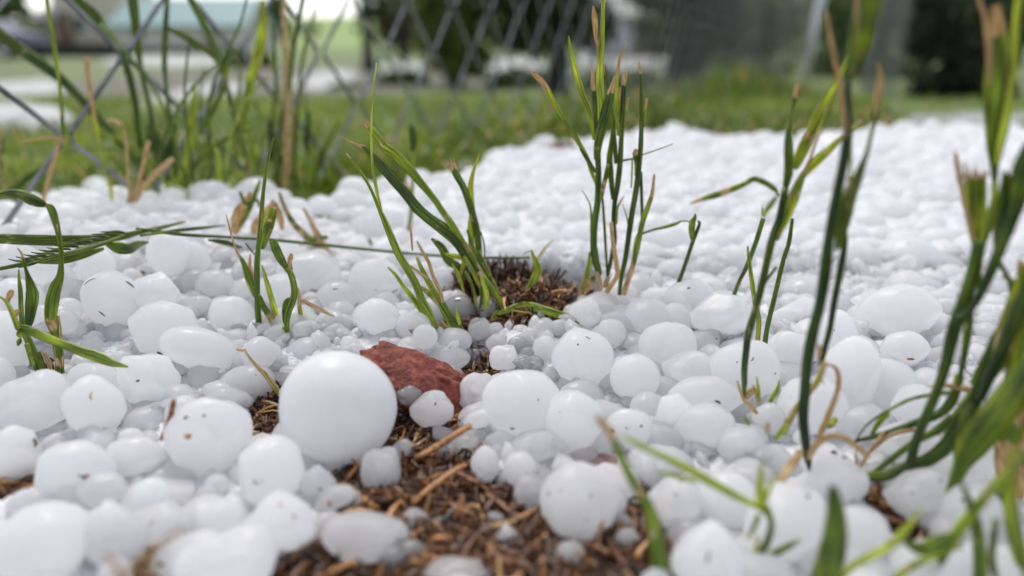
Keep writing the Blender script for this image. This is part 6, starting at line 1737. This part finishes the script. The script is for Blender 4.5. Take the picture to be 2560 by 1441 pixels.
bgplant('dry_leaf_clump', 'soft tan dry leaves with dark green blades on the hail behind the second clump', 650, 560, .325, [
 B([(585, 585, 12), (592, 560, 32), (604, 530, 36), (618, 500, 18), (626, 480, 6)], dry=1, hue=.2), B([(632, 590, 10), (646, 565, 34), (672, 535, 34), (690, 505, 14)], dry=1, hue=.2), B([(706, 575, 8), (700, 545, 18), (690, 520, 16), (678, 500, 6)], dry=.95), B([(600, 570, 8), (620, 530, 13), (640, 480, 11), (650, 450, 5)], hue=.35),
 B([(850, 655, 6), (825, 640, 14), (790, 615, 16), (760, 585, 16), (735, 560, 15), (712, 520, 11), (698, 480, 8)], dry=.45, hue=.1), B([(838, 652, 8), (812, 620, 18), (790, 580, 15), (772, 545, 10), (758, 520, 5)], dry=.95), T([(600, 480, 8), (615, 510, 9), (640, 500, 8), (652, 520, 6)], hue=.3), B([(760, 600, 6), (790, 598, 16), (820, 592, 8)], hue=.35), B([(700, 600, 6), (730, 612, 16), (780, 628, 14), (800, 634, 5)], dry=.9)])
bgplant('grass_stalk', 'soft grey green stalk with a dark seed head behind the centre tuft', 1022, 632, .36, [
 T([(1020, 636, 9), (1021, 590, 10), (1028, 530, 10), (1031, 470, 9), (1032, 420, 8), (1032, 378, 9)], hue=.4), B([(1032, 378, 12), (1033, 360, 20), (1032, 335, 20), (1028, 318, 14), (1024, 310, 5)], hue=.08), B([(1034, 510, 5), (1022, 480, 12), (1014, 450, 5)], dry=.95)])
bgplant('small_sprout', 'small blurred green sprout on the hail left of the centre tuft', 868, 600, .37, [B([(868, 605, 8), (869, 585, 16), (868, 560, 14), (868, 538, 4)], hue=.2), B([(862, 552, 5), (840, 547, 6), (800, 542, 7), (760, 540, 3)], hue=.25), B([(870, 580, 5), (884, 572, 9), (892, 568, 4)], hue=.2)])
bgplant('small_sprout', 'tiny green stub behind the long fallen stem', 926, 622, .34, [B([(927, 626, 10), (925, 610, 13), (924, 598, 6)], hue=.3)])
bgplant('grass_stalk', 'brown footed stalk cut by the left edge', -6, 470, .36, [T([(-5, 500, 8), (0, 450, 9), (4, 400, 9), (8, 342, 7)], hue=.2, dry=.4)])
bgplant('grass_stalk', 'dim blurred green blade lying low near the left edge under the fence wires', 40, 480, .42, [B([(0, 490, 8), (40, 468, 16), (75, 440, 15), (110, 420, 6)], hue=.15)])

# loose bits of grass, bark and dirt lying on the stones
bpy.context.view_layer.update()
dg = bpy.context.evaluated_depsgraph_get()
ice_names = ('hailstone', 'hail_field', 'ice_slush')
V, F, C, U = [], [], [], []
def bit(u, v, length, width, ang, c):
    dx, dy, dz = ray(u, v)
    d = Vector((dx, dy, dz)).normalized()
    ok, loc, nrm, idx, ob, mt = sc.ray_cast(dg, VIEW, d)
    if not ok or not ob.name.startswith(ice_names) or math.hypot(u - 845, v - 1022) < 160: return
    s = Vector((math.cos(ang), 0, math.sin(ang))); s = (s - nrm * s.dot(nrm)).normalized(); t = nrm.cross(s)
    b = len(V); k = (loc - VIEW).length / FPX
    L_, w_ = length * k / 2, width * k / 2
    bend = random.uniform(-.4, .4) * L_
    for e, f_, h_ in ((-1, .4, .1), (-.4, 1, .5), (.4, .9, .5), (1, .3, .2)):
        off = t * (bend * (1 - e * e))
        for q, hh_ in ((-1, 0), (0, 1.2), (1, 0), (0, -.6)):
            V.append(loc + s * (e * L_) + off + t * (q * w_ * f_) + nrm * (w_ * (.5 * hh_ + h_))); C.append((*c, 1))
    for i in range(3):
        for q in range(4):
            F.append((b + i * 4 + q, b + i * 4 + (q + 1) % 4, b + (i + 1) * 4 + (q + 1) % 4, b + (i + 1) * 4 + q))
    F.append((b, b + 1, b + 2, b + 3)); F.append((b + 15, b + 14, b + 13, b + 12))
DK = [(0.03, 0.018, 0.012), (0.06, 0.03, 0.015), (0.02, 0.02, 0.015), (0.12, 0.06, 0.025)]
KN = [(38, 560, 26, 4, 1.4, DK[0]), (325, 712, 22, 5, -.6, DK[1]), (355, 683, 14, 12, .5, (.2, .1, .05)), (255, 785, 18, 4, -1.1, DK[1]), (225, 705, 26, 3, .9, DK[1]), (400, 884, 14, 7, -.9, (.08, .02, .015)),
      (1281, 1070, 13, 6, .1, (.16, .08, .03)), (1500, 1313, 26, 15, .8, (.50, .20, .06)), (1470, 845, 12, 4, -.5, DK[0]), (1445, 862, 5, 5, 0, DK[0]), (1722, 722, 9, 6, .2, (.3, .18, .05)),
      (1938, 934, 8, 4, .2, DK[0]), (1880, 898, 12, 3, 1.2, DK[1]), (1843, 906, 4, 4, 0, DK[0]), (700, 1262, 10, 7, .3, (.4, .15, .08)), (735, 1290, 10, 7, 0, (.3, .12, .08)), (465, 1045, 10, 8, .9, DK[1]),
      (470, 1090, 18, 14, .2, (.45, .32, .16)), (510, 1040, 8, 6, 0, DK[1]), (230, 990, 20, 5, 1.2, (.5, .36, .18)), (345, 952, 8, 5, .3, DK[1]), (83, 1108, 22, 12, .4, DK[0]), (217, 1189, 9, 9, 0, (.3, .1, .06)),
      (397, 1191, 14, 14, .5, (.45, .25, .08)), (640, 1205, 14, 5, -.8, (.2, .1, .05)), (1730, 1105, 26, 5, -.6, DK[2]), (1705, 1205, 18, 6, .6, (.3, .18, .07)), (1690, 1240, 16, 3, 0, DK[1]), (1580, 1136, 14, 3, .8, (.25, .12, .06)),
      (1603, 1066, 7, 6, 0, DK[0]), (1567, 1071, 5, 5, 0, DK[0]), (1534, 1078, 14, 13, 0, (.2, .12, .04)), (2405, 1252, 8, 6, 0, DK[0]), (2425, 1250, 20, 2, .15, DK[0]), (2352, 1202, 9, 3, .3, DK[0]), (2280, 1232, 9, 4, .5, DK[1]),
      (2017, 1242, 9, 14, 1.3, DK[0]), (2085, 1134, 14, 9, -.4, (.16, .05, .03)), (2112, 1145, 14, 8, -.3, (.2, .09, .04)), (2065, 632, 8, 3, 0, DK[1]), (600, 900, 22, 3, .2, DK[1]), (640, 938, 3, 3, 0, DK[0]), (838, 722, 14, 3, 0, DK[0]), (840, 807, 8, 7, 0, DK[0]), (866, 790, 26, 4, -.3, (.3, .18, .08)),
      (986, 727, 20, 5, 0, (.25, .13, .07)), (1111, 719, 5, 5, 0, DK[0]), (1180, 727, 8, 6, 0, DK[0]), (1144, 752, 14, 3, 0, DK[0]), (1180, 757, 12, 8, -.8, DK[1]), (1028, 825, 12, 6, 0, (.3, .2, .06)), (1160, 812, 12, 9, .3, (.3, .14, .05)),
      (1345, 1000, 5, 5, 0, DK[0]), (1420, 992, 4, 4, 0, DK[0]), (1400, 1030, 4, 4, 0, DK[0]), (1088, 1010, 8, 5, .8, DK[2]), (1373, 1235, 9, 7, 0, (.2, .1, .05)), (1400, 1225, 9, 4, 1, (.3, .16, .07)), (1478, 1240, 9, 4, 1, DK[1]), (1150, 1052, 6, 6, 0, DK[0])]
for a in KN: bit(*a)
for i in range(60):
    u = random.uniform(0, 2560); v = random.uniform(480, 1440) if random.random() < .8 else random.uniform(430, 700)
    sz = random.choice([2.5, 3, 3, 4, 5, 9]) * (1 if v < 1150 else 1.5)
    bit(u, v, sz * random.uniform(1, 2.6), sz * random.uniform(.4, .8), random.uniform(0, 3.14), random.choice(DK + [(.3, .17, .07)]))
me = bpy.data.meshes.new('debris_flecks'); me.from_pydata([tuple(v) for v in V], [], F); me.materials.append(M['mulch']); me.update()
ca = me.color_attributes.new('gt', 'FLOAT_COLOR', 'POINT'); ca.data.foreach_set('color', np.array(C, np.float32).ravel())
tag(link('debris_flecks', me), 'tiny dark flecks of bark and chopped grass scattered over the hailstones', 'debris', kind='stuff')
